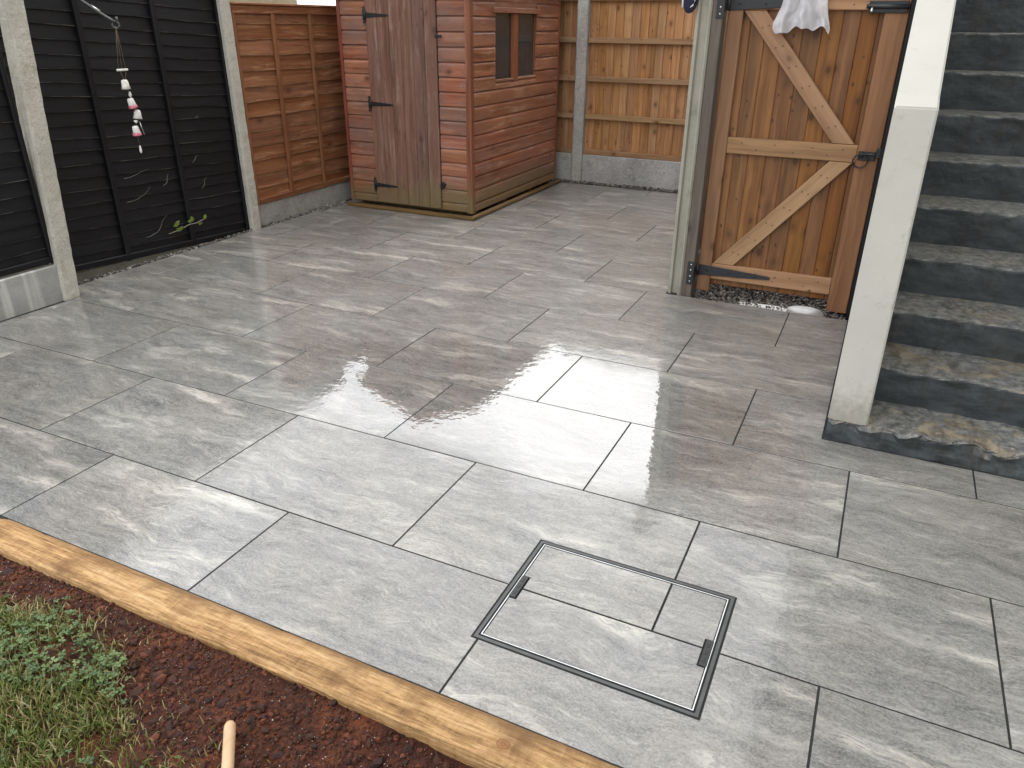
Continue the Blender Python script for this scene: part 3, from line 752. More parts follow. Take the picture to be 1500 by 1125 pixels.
def post_me(wx, wy, h, mat, chamfer=.012, rough=.002, seed=0, slots=None):
    """square concrete post with chamfered edges; optional slot depth on +-Y or +-X faces"""
    hx, hy = wx/2, wy/2; c = chamfer
    if slots == 'Y':   # slots in the two y faces
        sw, sdp = .024, .022
        poly = [(-hx+c, -hy), (-sw, -hy), (-sw+.007, -hy+sdp), (sw-.007, -hy+sdp), (sw, -hy), (hx-c, -hy), (hx, -hy+c), (hx, hy-c), (hx-c, hy), (sw, hy), (sw-.007, hy-sdp), (-sw+.007, hy-sdp), (-sw, hy), (-hx+c, hy), (-hx, hy-c), (-hx, -hy+c)]
    else:
        poly = [(-hx+c, -hy), (hx-c, -hy), (hx, -hy+c), (hx, hy-c), (hx-c, hy), (-hx+c, hy), (-hx, hy-c), (-hx, -hy+c)]
    bm = bmesh.new(); rings = []; nz = 48
    for k in range(nz+1):
        z = -.1+(h+.1)*k/nz; rr = []
        for (u, v) in poly:
            d = rough*fbm((u*16+seed, v*16, z*17), 4)
            s = 1+d/max(hx, hy)
            rr.append(bm.verts.new((u*s, v*s, z)))
        rings.append(rr)
    n = len(poly)
    for A, B in zip(rings, rings[1:]):
        for j in range(n): bm.faces.new((A[j], A[(j+1) % n], B[(j+1) % n], B[j]))
    cxy = bm.verts.new((0, 0, h+.02))
    for j in range(n): bm.faces.new((rings[-1][j], rings[-1][(j+1) % n], cxy))
    bm.faces.new(rings[0][::-1])
    me = me_from(bm, 'post'); me.materials.append(mat); return me
GPp = 'concrete fence posts'
tag(link('concrete_post', post_me(.10, .112, 2.02, M['conc_cream'], .013, .0028, 1), None, None, (-4.492, 2.900, 0), (-rad(3.4), 0, 0)),
    'leaning cream rough cast concrete post between the two black panels', 'fence post', GPp)
tag(link('concrete_post', post_me(.10, .100, 1.93, M['conc_cream'], .013, .0025, 2), None, None, (-4.702, 4.782, 0), (rad(.4), 0, 0)),
    'pale concrete post between the black panel and the orange brown panel', 'fence post', GPp)
tag(link('concrete_post', post_me(.10, .100, 1.93, M['conc'], .014, .003, 3), None, None, (-4.702, 6.74, 0)),
    'concrete post at the left fence hidden behind the shed', 'fence post', GPp)
p4 = thing('fence_panel', 'orange brown lap fence panel hidden behind the shed', 'fence panel', (-4.72, 7.4, 0), GR)
lap_panel(p4, -4.735, 6.80, 8.06, .195, 1.685, .115, M['lap_y'], M['lap_z'], M['lap_lip'], (7.2, 7.65), seed=6, wav=.008)

# ------------------------------------------------------------------ back closeboard fence
fea = {}
def feather_me(h, mat, wd=.100):
    k = (round(h, 3), mat.name)
    if k not in fea:
        fea[k] = prism_me([(-wd/2, .003), (wd/2, .000), (wd/2, .006), (-wd/2, .014)], -h/2, h/2, 'Z', mat)
    return fea[k]
def closeboard(root, x0, x1, y, z0, z1, along='X', rails=(.325, .690, 1.065, 1.435, 1.825), seed=1, face=-1):
    """boards fixed behind horizontal rails; face=-1: rails on the -y (or -x) side"""
    rg = random.Random(seed); n = int(round((x1-x0)/.0875)); st = (x1-x0)/n
    me = feather_me(z1-z0, M['fea_z'])
    for i in range(n):
        u = x0+st*(i+.5); t = rg.uniform(-.012, .012)
        if along == 'X': link('board', me, None, root, (u, y-.006*face*0+rg.uniform(-.0015, .0015), (z0+z1)/2), (0, t*.25, -rad(4.5)+t))
        else: link('board', me, None, root, (y+rg.uniform(-.0015, .0015), u, (z0+z1)/2), (t*.25, 0, rad(90)-rad(4.5)+t))
    for k, z in enumerate(rails):
        hh = .026; d0, d1 = y+face*.056, y+face*.012
        a, b_ = min(d0, d1), max(d0, d1)
        if along == 'X': bx('rail', x0, x1, a, b_, z-hh, z+hh, M['fea_x'], root, bev=.005)
        else: bx('rail', a, b_, x0, x1, z-hh, z+hh, M['fea_y'], root, bev=.005)
YB = 8.115
GRB = 'closeboard panels of the back fence'
f1 = thing('fence_panel', 'tan closeboard fence panel with horizontal rails between the two concrete posts at the back', 'fence panel', (-2.1, YB, 0), GRB)
closeboard(f1, -2.985, -1.165, YB, .30, 1.98, seed=3)
f2 = thing('fence_panel', 'narrow visible strip of closeboard panel beside the right side of the shed', 'fence panel', (-3.6, YB, 0), GRB)
closeboard(f2, -4.6, -3.11, YB, .30, 1.98, seed=4)
tag(bx('capping_rail', -4.6, -1.17, YB-.06, YB+.035, 1.984, 2.010, M['fea_x'], bev=.004), 'flat timber capping along the top of the back fence', 'capping rail')
GBB = 'aggregate gravel boards of the back fence'
tag(bx('gravel_board', -2.985, -1.165, YB-.075, YB-.022, -.1, .298, M['aggregate'], bev=.006), 'grey aggregate gravel board below the back closeboard panel right of the post', 'gravel board', GBB)
tag(bx('gravel_board', -4.6, -3.11, YB-.075, YB-.022, -.1, .298, M['aggregate'], bev=.006), 'grey aggregate gravel board at the back between the shed and the post', 'gravel board', GBB)
tag(link('concrete_post', post_me(.118, .105, 2.06, M['conc'], .014, .003, 5), None, None, (-3.047, 8.075, 0)), 'slim speckled concrete post of the back fence right of the shed', 'fence post', GPp)
tag(link('concrete_post', post_me(.118, .105, 2.06, M['conc'], .014, .003, 6), None, None, (-1.105, 8.075, 0)), 'concrete corner post of the back fence hidden behind the gate post', 'fence post', GPp)
f3 = thing('fence_panel', 'closeboard side panel running back from the gate post', 'fence panel', (-1.07, 6.4, 0), GRB)
closeboard(f3, 4.81, 8.02, -1.05, .16, 1.9, along='Y', rails=(.30, 1.0, 1.72), seed=8)
tag(bx('gravel_board', -1.085, -1.035, 4.81, 8.02, -.1, .158, M['aggregate'], bev=.006), 'gravel board below the side panel behind the gate post', 'gravel board', GBB)

# ------------------------------------------------------------------ gravel strips
pts = []; rg = random.Random(31)
def strip(n, x0, x1, y0, y1, z0, smin=.006, smax=.016, light=.35):
    for _ in range(n):
        s = rg.uniform(smin, smax)
        pts.append((rg.uniform(x0, x1), rg.uniform(y0, y1), z0+rg.uniform(0, .012), s, min(1, max(0, rg.gauss(light, .28)))))
strip(900, -4.712, -4.658, 2.95, 5.95, -.006, .005, .013, .42)
strip(260, -4.71, -4.60, 5.55, 6.0, -.004, .005, .013, .42)
o = scatter_rocks('gravel_strip', pts, M['pebble'], 8); o['label'] = 'strip of grey pebbles along the foot of the left fence'
pts = []
strip(1100, -3.35, -1.13, 7.935, 8.045, .0, .008, .017, .15)
o = scatter_rocks('gravel_strip', pts, M['pebble'], 9); o['label'] = 'strip of dark wet gravel along the foot of the back fence'
pts = []
strip(2600, -.98, -.005, 4.712, 5.35, -.044, .007, .015, .30)
o = scatter_rocks('gravel_patch', pts, M['pebble'], 10); o['label'] = 'dark wet gravel on the ground under the wooden gate'
structure(bx('passage_ground', -1.03, .0, 4.702, 9.0, -.30, -.052, M['soil'], bev=0))
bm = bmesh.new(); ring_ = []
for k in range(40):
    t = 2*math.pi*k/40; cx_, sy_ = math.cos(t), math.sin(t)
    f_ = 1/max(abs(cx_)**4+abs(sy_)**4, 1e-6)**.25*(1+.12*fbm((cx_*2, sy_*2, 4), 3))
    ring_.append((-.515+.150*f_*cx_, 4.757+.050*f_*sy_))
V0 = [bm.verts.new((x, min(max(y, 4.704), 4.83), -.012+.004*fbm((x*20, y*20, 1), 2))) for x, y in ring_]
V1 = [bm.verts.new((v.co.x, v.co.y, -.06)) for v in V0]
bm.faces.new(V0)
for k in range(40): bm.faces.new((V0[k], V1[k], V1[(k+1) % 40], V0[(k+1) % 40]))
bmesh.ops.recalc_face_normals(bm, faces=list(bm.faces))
structure(link('wet_sheen_patch', me_from(bm, 'wet_sheen'), M['wet_sheen']))  # bright wet strip under the gate, its sheen put into the colour
pts = [(rg.uniform(-.66, -.38), rg.uniform(4.71, 4.80), -.010, rg.uniform(.004, .010), rg.uniform(0, .3)) for _ in range(70)]
scatter_rocks('gravel_patch', pts, M['pebble'], 12)['label'] = 'dark stones on the pale patch of painted wet sheen under the gate'
drain = thing('drain_cover', 'pale round drain cover under the right end of the gate', 'drain cover', (-.262, 4.79, -.03))
lathe('disc', [(.118, -.02), (.118, .006), (.112, .011), (.02, .013), (.001, .013)], M['plate'], drain, (-.262, 4.79, -.028), 32)
lathe('rim', [(.132, -.02), (.132, .004), (.128, .008), (.121, .008), (.1205, .0), (.119, -.02)], M['blackplastic'], drain, (-.262, 4.79, -.028), 32)

# ------------------------------------------------------------------ shed
SX0, SX1, SY0, SY1 = -4.53, -3.24, 5.96, 7.84
shed = thing('garden_shed', 'red stained wooden garden shed with plank door and two pane window', 'shed', ((SX0+SX1)/2, (SY0+SY1)/2, 0))
PITCH = .1163; ZB = .055
def shiplap_prof(h):   # (outward, z)
    return [(0, 0), (.017, 0), (.0185, .003), (.0185, h-.030), (.0165, h-.020), (.010, h-.011), (.004, h-.007), (.003, h), (0, h)] if h > .05 else [(0, 0), (.0185, 0), (.0185, h), (0, h)]
SL = {}
def shiplap(name, a0, a1, z, side, parent, h=PITCH):
    k = (round(a1-a0, 3), side, round(h, 3))
    if k not in SL:
        ln = a1-a0; pr_ = shiplap_prof(h)
        if side == 'front': SL[k] = prism_me([(-o_, zz) for o_, zz in pr_], -ln/2, ln/2, 'X', M['shed_x'])
        else: SL[k] = prism_me([(o_, zz) for o_, zz in pr_], -ln/2, ln/2, 'Y', M['shed_y'])
    mid = (a0+a1)/2
    loc = (mid, SY0, z) if side == 'front' else (SX1, mid, z)
    return link(name, SL[k], None, parent, loc)
NB_ = 17
WY0, WY1, WZ0, WZ1 = 6.405, 7.275, 1.125, 1.665
for i in range(NB_):
    z = ZB-.045+PITCH*i + .004
    zt = z+PITCH
    z0 = max(z, ZB)
    h = zt-z0
    if h < .02: continue
    shiplap('cladding_board', SX0+.030, -4.238, z0, 'front', shed, h)
    shiplap('cladding_board', -3.528, SX1-.030, z0, 'front', shed, h)
    if zt < WZ0+.03 or z0 > WZ1+.03: shiplap('cladding_board', SY0+.004, SY1-.03, z0, 'side', shed, h)
    else:
        shiplap('cladding_board', SY0+.004, WY0-.002, z0, 'side', shed, h); shiplap('cladding_board', WY1+.002, SY1-.03, z0, 'side', shed, h)
        if z0 < WZ0-.02: shiplap('cladding_board', WY0-.001, WY1+.001, z0, 'side', shed, WZ0-.011-z0)
        if zt > WZ1+.02: link('cladding_board', prism_me([(0, WZ1+.003), (.010, WZ1+.003), (.010, zt), (0, zt)], -(WY1-WY0)/2, (WY1-WY0)/2, 'Y', M['shed_y']), None, shed, (SX1, (WY0+WY1)/2, 0))
WT = ZB-.041+PITCH*NB_
# gable boards above the eaves (front)
AX = (SX0+SX1)/2; SL_ = math.tan(rad(24)); EV = 1.895
zg = WT
while True:
    hw = (SX1-SX0)/2 - max(0, (zg+PITCH-EV))/SL_
    if hw < .05: break
    link('cladding_board', prism_me([(-o_, zz) for o_, zz in shiplap_prof(PITCH)], -hw, hw, 'X', M['shed_x']), None, shed, (AX, SY0, zg))
    zg += PITCH
# structure behind the boards (inner lining, floor, back and left walls)
bx('inner_lining', SX0+.02, SX1-.02, SY0+.002, SY0+.020, .05, EV, M['dark_inside'], shed, bev=0)
bx('side_wall', SX0, SX0+.02, SY0+.022, SY1, .05, EV, M['shed_y'], shed, bev=0)
bx('back_wall', SX0+.022, SX1-.022, SY1-.022, SY1-.002, .05, 2.05, M['dark_inside'], shed, bev=0)
bx('floor', SX0+.022, SX1-.022, SY0+.022, SY1-.024, .05, .075, M['dark_inside'], shed, bev=0)
for a in ((SY0+.022, WY0-.004, .078, EV), (WY1+.004, SY1-.024, .078, EV), (WY0-.002, WY1+.002, .078, WZ0-.012), (WY0-.002, WY1+.002, WZ1+.004, EV)):
    bx('side_lining', SX1-.020, SX1-.001, a[0], a[1], a[2], a[3], M['dark_inside'], shed, bev=0)
# corner trims
bx('corner_trim', SX0-.004, SX0+.029, SY0-.026, SY0-.001, ZB-.01, EV, M['shed_trim'], shed)
bx('corner_trim', SX1-.029, SX1+.024, SY0-.026, SY0-.001, ZB-.01, EV, M['shed_trim'], shed)
bx('corner_trim', SX1+.0005, SX1+.025, SY1-.029, SY1+.004, ZB-.01, EV, M['shed_trim'], shed)
bx('corner_trim', SX1+.0195, SX1+.025, SY0-.0005, SY0+.03, ZB-.01, EV, M['shed_trim'], shed)
# door of six planks
dx0, dx1 = -4.232, -3.534
door = bx('door', dx0+.01, dx1-.01, SY0-.010, SY0-.002, .06, 1.84, M['dark_inside'], shed, bev=0)
npl = 6; pw_ = (dx1-dx0)/npl
for i in range(npl): bx('plank', dx0+pw_*i+.0007, dx0+pw_*(i+1)-.0007, SY0-.031, SY0-.011, .058, 1.855, M['shed_z'], door, bev=.005)
def tee_hinge(x, z, parent, y, wp=.030, hp=.150, ls=.25, hs=.042, mat=None, name='hinge', xw=0):
    mat = mat or M['iron']
    hg = bx(name, x-wp, x, y-.005, y, z-hp/2, z+hp/2, mat, parent, bev=.0015)
    link('strap', prism_me([(0, -hs/2), (ls*.9, -hs*.22), (ls, -hs*.1), (ls, hs*.1), (ls*.9, hs*.22), (0, hs/2)], -.0045, 0, 'Y', mat, .0012), None, hg, (x+.004, y-.0005, z))
    lathe('knuckle', [(.0075, -hp*.30), (.0075, hp*.30)], mat, hg, (x+.002, y-.007, z), 10)
    for dz in (-hp*.36, hp*.36): bx('screw', x-wp*.65, x-wp*.35, y-.0068, y-.0052, z+dz-.004, z+dz+.004, M['steel'], hg, bev=.0006)
    return hg
for z in (1.64, .928, .217): tee_hinge(dx0+.002, z, door, SY0-.032, .024, .125, .235, .040)
bx('turn_button', -3.548, -3.480, SY0-.042, SY0-.033, 1.478, 1.497, M['iron'], shed, bev=.002)
bx('turn_button', -3.528, -3.49, SY0-.040, SY0-.016, .25, .30, M['iron'], shed, bev=.002, rot=(0, .5, 0))
# window
xw = SX1-.004
win = thing('w', 'x', 'y', (xw, (WY0+WY1)/2, WZ0)); del win['label']; del win['category']; win.name = 'window'; win.parent = shed; win.location = WL[win]-WL[shed]
bx('mullion', xw-.014, xw+.024, 6.762, 6.862, WZ0-.02, WZ1-.002, M['frame_wood'], win, bev=.004)
bx('head_trim', xw+.010, xw+.046, 6.335, 7.300, WZ1+.002, WZ1+.045, M['shed_y'], win, bev=.004)
bx('frame_side', xw-.014, xw+.008, WY0, WY0+.020, WZ0, WZ1, M['frame_wood'], win)
bx('frame_side', xw-.014, xw+.008, WY1-.020, WY1, WZ0, WZ1, M['frame_wood'], win)
bx('window_sill', xw-.010, xw+.022, WY0+.001, WY1-.001, WZ0-.010, WZ0+.010, M['shed_y'], win)
bx('pane', xw-.006, xw-.002, WY0+.021, 6.761, WZ0+.011, WZ1-.001, M['glass'], win, bev=0)
bx('pane', xw-.006, xw-.002, 6.863, WY1-.021, WZ0+.011, WZ1-.001, M['glass'], win, bev=0)
bx('inner_shelf', SX1-.14, SX1-.021, WY0-.02, WY1+.02, WZ0-.035, WZ0-.013, M['dark_inside'], shed)
bx('inner_shelf', SX0+.03, SX0+.24, 6.2, 7.7, 1.22, 1.245, M['dark_inside'], shed)
# roof: two felted slopes, barge boards, fascias
def roof_half(sg):
    ex = (SX1-SX0)/2+.055; zr = EV+(SX1-SX0)/2*SL_+.012; ze = zr-ex*SL_
    poly = [(0, zr), (sg*ex, ze), (sg*ex, ze+.022), (0, zr+.022)]
    r_ = link('roof', prism_me([(u, z-1.8) for u, z in poly], -(SY1-SY0)/2-.08, (SY1-SY0)/2+.06, 'Y', M['felt']), None, shed, (AX, (SY0+SY1)/2, 1.8))
    bp = [(0, zr-.085), (sg*(ex+.005), ze-.085), (sg*(ex+.005), ze+.005), (0, zr+.005)]
    link('barge_board', prism_me([(u, z-1.8) for u, z in bp], -.009, .009, 'Y', M['shed_x']), None, r_, (AX, SY0-.092, 1.8))
    link('fascia', prism_me([(sg*(ex-.018), ze-.068), (sg*ex, ze-.068), (sg*ex, ze-.002), (sg*(ex-.018), ze-.002)], -(SY1-SY0)/2-.07, (SY1-SY0)/2+.05, 'Y', M['shed_y']), None, r_, (AX, (SY0+SY1)/2, 0))
roof_half(1); roof_half(-1)
# timber base the shed stands on
for yy in (6.1, 6.7, 7.3, 7.75): bx('bearer', SX0+.02, SX1-.02, yy-.03, yy+.03, .002, .049, M['sill_x'], shed)
GBASE = 'base timbers round the shed'
tag(bx('base_timber', SX0-.01, SX1+.075, SY0-.095, SY0-.045, .001, .034, M['sill_x'], bev=.012, seg=2), 'rounded base timber in front of the shed door', 'timber', GBASE)
tag(bx('base_timber', SX1+.022, SX1+.072, SY0-.042, SY1+.08, .001, .034, M['sill_y'], bev=.012, seg=2), 'rounded base timber below the window side of the shed', 'timber', GBASE)
cup = thing('cup', 'small white cup on the sill inside the shed window', 'cup', (SX1-.075, 6.845, WZ0-.012))
lathe('bowl', [(.024, 0), (.031, .01), (.034, .09), (.031, .09), (.028, .012), (.002, .010)], M['white_glaze'], cup, (SX1-.075, 6.845, WZ0-.012), 20)
tube('cup_handle', [(SX1-.075, 6.845+.033, WZ0+.058), (SX1-.075, 6.845+.055, WZ0+.052), (SX1-.075, 6.845+.055, WZ0+.022), (SX1-.075, 6.845+.032, WZ0+.014)], .004, M['white_glaze'], cup)

# ------------------------------------------------------------------ gate and its posts
tag(link('gate_post', post_me(.088, .105, 1.765, M['conc_gate'], .010, .0015, 9, slots='Y'), None, None, (-1.070, 4.778, 0)), 'tall slotted concrete post left of the wooden gate', 'gate post')
tag(bx('timber_post', -1.024, -.962, 4.732, 4.832, -.05, 1.755, M['grey_post_wood'], bev=.004), 'grey weathered timber upright between the concrete post and the gate', 'timber post')
tag(link('timber_post', prism_me([(-.0225, 4.80), (-.0028, 4.80), (-.0028, 4.98), (-.075, 4.98), (-.075, 4.898), (-.0225, 4.898)], -.05, 2.0, 'Z', M['black_z'])), 'black timber strip on the stair wall where the gate closes', 'timber post')
gate = thing('wooden_gate', 'tan ledged and braced wooden garden gate with black strap hinges', 'gate', (-.5, 4.86, 0))
GY = 4.835    # front of frame
gx0, gx1 = -.955, -.026
lines = [-.925, -.828, -.742, -.640, -.541, -.441, -.343, -.255, -.167, -.06]
for a, b_ in zip(lines, lines[1:]): bx('plank', a+.0001, b_-.0001, GY+.036, GY+.056, .055, 1.755, M['gate_plank'], gate, bev=.004)
bx('stile', gx0, -.872, GY, GY+.035, .012, 1.76, M['gate_z'], gate, bev=.004)
bx('stile', -.142, gx1, GY, GY+.035, -.006, 1.76, M['gate_z'], gate, bev=.004)
for z0, z1 in ((.098, .200), (.888, .983), (1.668, 1.755)): bx('ledge', -.871, -.143, GY+.004, GY+.035, z0, z1, M['gate_x'], gate, bev=.004)
def brace(pts_):
    c = Vector((sum(p[0] for p in pts_)/4, GY+.02, sum(p[1] for p in pts_)/4))
    a = Vector((pts_[1][0]-pts_[0][0], 0, pts_[1][1]-pts_[0][1])); 
    mid0 = Vector(((pts_[0][0]+pts_[3][0])/2, 0, (pts_[0][1]+pts_[3][1])/2)); mid1 = Vector(((pts_[1][0]+pts_[2][0])/2, 0, (pts_[1][1]+pts_[2][1])/2))
    ang = math.atan2(mid1.z-mid0.z, mid1.x-mid0.x)
    R2 = Matrix.Rotation(-ang, 2)
    loc = [R2@Vector((p[0]-c.x, p[1]-c.z)) for p in pts_]
    link('brace', prism_me([(q.x, q.y) for q in loc], -.0145, .0145, 'Y', M['gate_x'], .003), None, gate, c, (0, -ang, 0))
brace([(-.870, 1.666), (-.283, .985), (-.163, .985), (-.748, 1.666)])
brace([(-.866, .202), (-.279, .886), (-.157, .886), (-.738, .202)])
for z in (.152, 1.700):
    hg = bx('hinge_plate', -1.000, -.957, GY-.112, GY-.104, z-.075, z+.075, M['iron'], gate, bev=.002)
    link('strap', prism_me([(0, -.036), (.36, -.016), (.445, -.010), (.455, 0), (.445, .010), (.36, .016), (0, .036)], -.005, 0, 'Y', M['iron'], .0015), None, hg, (-.955, GY-.001, z))
    lathe('knuckle', [(.011, -.035), (.011, .035)], M['iron'], hg, (-.956, GY-.010, z), 12)
    bx('cranked_leaf', -.962, -.956, GY-.108, GY-.004, z-.036, z+.036, M['iron'], hg, bev=.001)
    for dz in (-.055, -.02, .02, .055): lathe('bolt_head', [(.006, 0), (.0055, .003), (.001, .0045)], M['steel'], hg, (-.978, GY-.1125, z+dz), 10, (rad(90), 0, 0))
    for dxx in (.06, .2, .36): lathe('bolt_head', [(.007, 0), (.006, .003), (.001, .005)], M['iron'], hg, (-.955+dxx, GY-.006, z), 10, (rad(90), 0, 0))
bolt = bx('bolt', -.225, -.035, GY-.012, GY-.001, 1.655, 1.712, M['iron'], gate, bev=.002)
tube('bolt_bar', [(-.235, GY-.022, 1.685), (-.022, GY-.022, 1.685)], .011, M['iron'], bolt, 12)
tube('bolt_knob', [(-.205, GY-.022, 1.685), (-.207, GY-.055, 1.66)], .006, M['steel'], bolt, 10)
latch = bx('latch_plate', -.135, -.045, GY-.010, GY-.001, .905, .955, M['iron'], gate, bev=.003)
rg_pts = [(-.118+.038*math.sin(t), GY-.022-.006*math.cos(t), .912+.038*math.cos(t)-.008) for t in [2*math.pi*i/24 for i in range(25)]]
tube('latch_ring', rg_pts, .0042, M['iron'], latch, 8)
lathe('boss', [(.018, 0), (.017, .008), (.010, .016), (.001, .018)], M['iron'], latch, (-.118, GY-.008, .936), 14, (rad(90), 0, 0))
tube('latch_bar', [(-.11, GY-.018, .940), (-.012, GY-.020, .944)], .008, M['iron'], latch, 8)
bx('catch', -.045, -.021, GY-.03, GY-.001, .925, .975, M['iron'], latch, bev=.003)

def nail(parent, x, y, z, mat=None):
    if 'me' not in NAIL:
        b0 = bmesh.new(); bmesh.ops.create_cone(b0, cap_ends=True, segments=8, radius1=.0042, radius2=.0034, depth=.003)
        bmesh.ops.rotate(b0, verts=b0.verts, cent=(0, 0, 0), matrix=Matrix.Rotation(rad(90), 3, 'X')); NAIL['me'] = me_from(b0, 'nail'); NAIL['me'].materials.append(M['rust'])
    link('nail', NAIL['me'], None, parent, (x, y, z))
NAIL = {}
for zc in (.150, .936, 1.712):
    for k, (a, b_) in enumerate(zip(lines[1:], lines[2:])):
        if b_ < -.15: nail(gate, (a+b_)/2+.008*math.sin(k*5), GY+.0032, zc+.018*(-1)**k)
for t in (.12, .27, .42, .57, .72, .87):
    for o_ in (-.018, .018):
        nail(gate, -.809+t*(-.223+.809)+o_, GY+.0045, 1.666+t*(.985-1.666)+o_*.3)
        nail(gate, -.802+t*(-.218+.802)+o_, GY+.0045, .202+t*(.886-.202)-o_*.3)
for o_ in [q for q in shed.children if q.name.startswith('cladding_board')]:
    if abs(WL[o_].y-SY0) < .001 and len(o_.data.vertices) > 12:
        xs_ = [v.co.x for v in o_.data.vertices]; zs_ = [v.co.z for v in o_.data.vertices]
        for q in (min(xs_)+.02, max(xs_)-.02): nail(o_, WL[o_].x+q, SY0-.0190, WL[o_].z+(max(zs_))*.35)

# white garment drying over the top of the gate
bm = bmesh.new(); nu, nv = 40, 46; G_ = []
def cloth_pt(u, v):
    # v: 0 = hem at the back, 1 = hem in front ; over the top at v=.35
    x = -.545+(u-.5)*.215; TP = 1.772
    fold = math.sin(u*17+.7+v*1.5)*.010+math.sin(u*37+2-v*4)*.005+.012*fbm((u*5, v*4, 3), 3)
    if v < .3:
        z = TP-(.3-v)/.3*.14; y = GY+.070+.004*math.sin(u*9)
    elif v < .40:
        t = (v-.3)/.1*math.pi; y = GY+.030+.040*math.cos(t); z = TP+.014*math.sin(t)+.006*fbm((u*6, v*6, 1), 2)
    else:
        t = (v-.40)/.60; z = TP-t*(.200+.012*math.sin(u*7)); y = GY-.014-t*.022+fold*(.3+t*1.6)
        x += (u-.5)*.075*t-.004*t+.010*math.sin(t*6+u*3)*t+.008*t*fbm((u*4, t*5, 7), 2)
        if u > .90: z -= .028*t*(u-.90)/.10
        z -= .014*t*math.sin(u*12)+.006*t*math.sin(u*29)
    return Vector((x+.54, y-GY, z-1.8))
for j in range(nv+1): G_.append([bm.verts.new(cloth_pt(i/nu, j/nv)) for i in range(nu+1)])
for j in range(nv):
    for i in range(nu): bm.faces.new((G_[j][i], G_[j][i+1], G_[j+1][i+1], G_[j+1][i]))
bmesh.ops.solidify(bm, geom=list(bm.faces), thickness=.0025)
cl = link('white_garment', me_from(bm, 'garment', True), M['white_cloth'], None, (-.54, GY, 1.8))
tag(cl, 'crumpled white garment hung over the top of the gate', 'garment')

# dark blue shoe hung toe down on the concrete post
shoe = thing('shoe', 'navy and white shoe hanging toe down beside the gate post', 'shoe', (-1.155, 4.71, 1.655))
bm = bmesh.new(); rings = []
secs = [(0, .004, .004, 0), (.008, .022, .016, .0), (.03, .036, .026, .0), (.07, .043, .034, .003), (.12, .041, .042, .010), (.17, .036, .048, .016), (.22, .034, .052, .020), (.255, .028, .045, .018), (.265, .012, .02, .014)]
for (zz, wx_, wy_, oy) in secs:
    rings.append([bm.verts.new((wx_*math.cos(t), -oy+wy_*math.sin(t), zz)) for t in [2*math.pi*k/20 for k in range(20)]])
for A, B in zip(rings, rings[1:]):
    for j in range(20): bm.faces.new((A[j], A[(j+1) % 20], B[(j+1) % 20], B[j]))
bm.faces.new(rings[0][::-1]); bm.faces.new(rings[-1])
SHR = (0, rad(8), 0)
up = link('upper', me_from(bm, 'upper', True), M['navy'], shoe, (-1.155, 4.715, 1.648), SHR)
bm = bmesh.new()
tube_into(bm, [(-.036, -.008+.0, .025), (-.043, .004, .07), (-.040, .004, .13), (-.034, .004, .20)], [.006, .011, .011, .010], 10)
link('sole', me_from(bm, 'sole', True), M['white_glaze'], shoe, (-1.155, 4.715, 1.648), SHR)
bm = bmesh.new()
tube_into(bm, [(.010, -.0285, .030), (.024, -.0305, .045), (.030, -.0315, .068), (.026, -.038, .095)], [.0018, .0042, .004, .0018], 8)
link('stripe', me_from(bm, 'stripe', True), M['white_glaze'], shoe, (-1.155, 4.715, 1.648), SHR)
tube('lace', [(-1.135, 4.695, 1.88), (-1.11, 4.71, 1.83), (-1.085, 4.76, 1.800), (-1.05, 4.79, 1.788)], .003, M['white_glaze'], shoe)

# ------------------------------------------------------------------ concrete staircase and its side wall
stair = thing('staircase', 'dark slate painted concrete steps climbing on the right', 'staircase', (.6, 3.12, 0))
ST = [(3.122, .096), (3.40, .252), (3.735, .408), (4.065, .580), (4.40, .765), (4.735, .950), (5.07, 1.150), (5.41, 1.352), (5.75, 1.560), (6.09, 1.765), (6.43, 1.970), (6.77, 2.175)]
def rough_step(y0, y1, z0, z1, x0, x1, seed, amp=.006):
    bm = bmesh.new(); bmesh.ops.create_cube(bm, size=1)
    for v in bm.verts: v.co = Vector((v.co.x*(x1-x0), v.co.y*(y1-y0), v.co.z*(z1-z0)))
    top_front = [e for e in bm.edges if all(v.co.z > 0 and v.co.y < 0 for v in e.verts)]
    bmesh.ops.bevel(bm, geom=top_front, offset=.016, segments=3, profile=.5, affect='EDGES')
    le = [e for e in bm.edges if abs(e.verts[0].co.x-e.verts[1].co.x) > .5]
    bmesh.ops.subdivide_edges(bm, edges=le, cuts=70, use_grid_fill=True)
    ve = [e for e in bm.edges if abs(e.verts[0].co.z-e.verts[1].co.z) > .05 or abs(e.verts[0].co.y-e.verts[1].co.y) > .1]
    bmesh.ops.subdivide_edges(bm, edges=ve, cuts=7, use_grid_fill=True)
    cx, cy, cz = (x0+x1)/2, (y0+y1)/2, (z0+z1)/2
    for v in bm.verts:
        p = v.co+Vector((cx, cy, cz)); lf = abs(v.co.x) < (x1-x0)/2-.001
        edge = 1+2.0*math.exp(-((v.co.z-(z1-z0)/2)**2+(v.co.y+(y1-y0)/2)**2)/.0009)
        d = amp*fbm((p.x*11+seed, p.y*11, p.z*11), 5)*edge*.8
        if lf and v.co.y < (y1-y0)/2-.02: v.co.y += d*.8; v.co.z += (amp*.45*fbm((p.x*10, p.y*10+seed, 3), 5)*edge if v.co.z > 0 else 0)
    me = me_from(bm, 'step'); me.materials.append(M['steps']); return me, (cx, cy, cz)
for i, (y, z) in enumerate(ST):
    z0 = 0.0 if i == 0 else ST[i-1][1]-.03
    yb = ST[i+1][0]+.10 if i+1 < len(ST) else 7.24
    me, c = rough_step(y, yb, z0-(.12 if i == 0 else 0), z, .0015 if i == 0 else .139, 1.49, i*5.3, .022 if i == 0 else .007)
    link('step', me, None, stair, c)
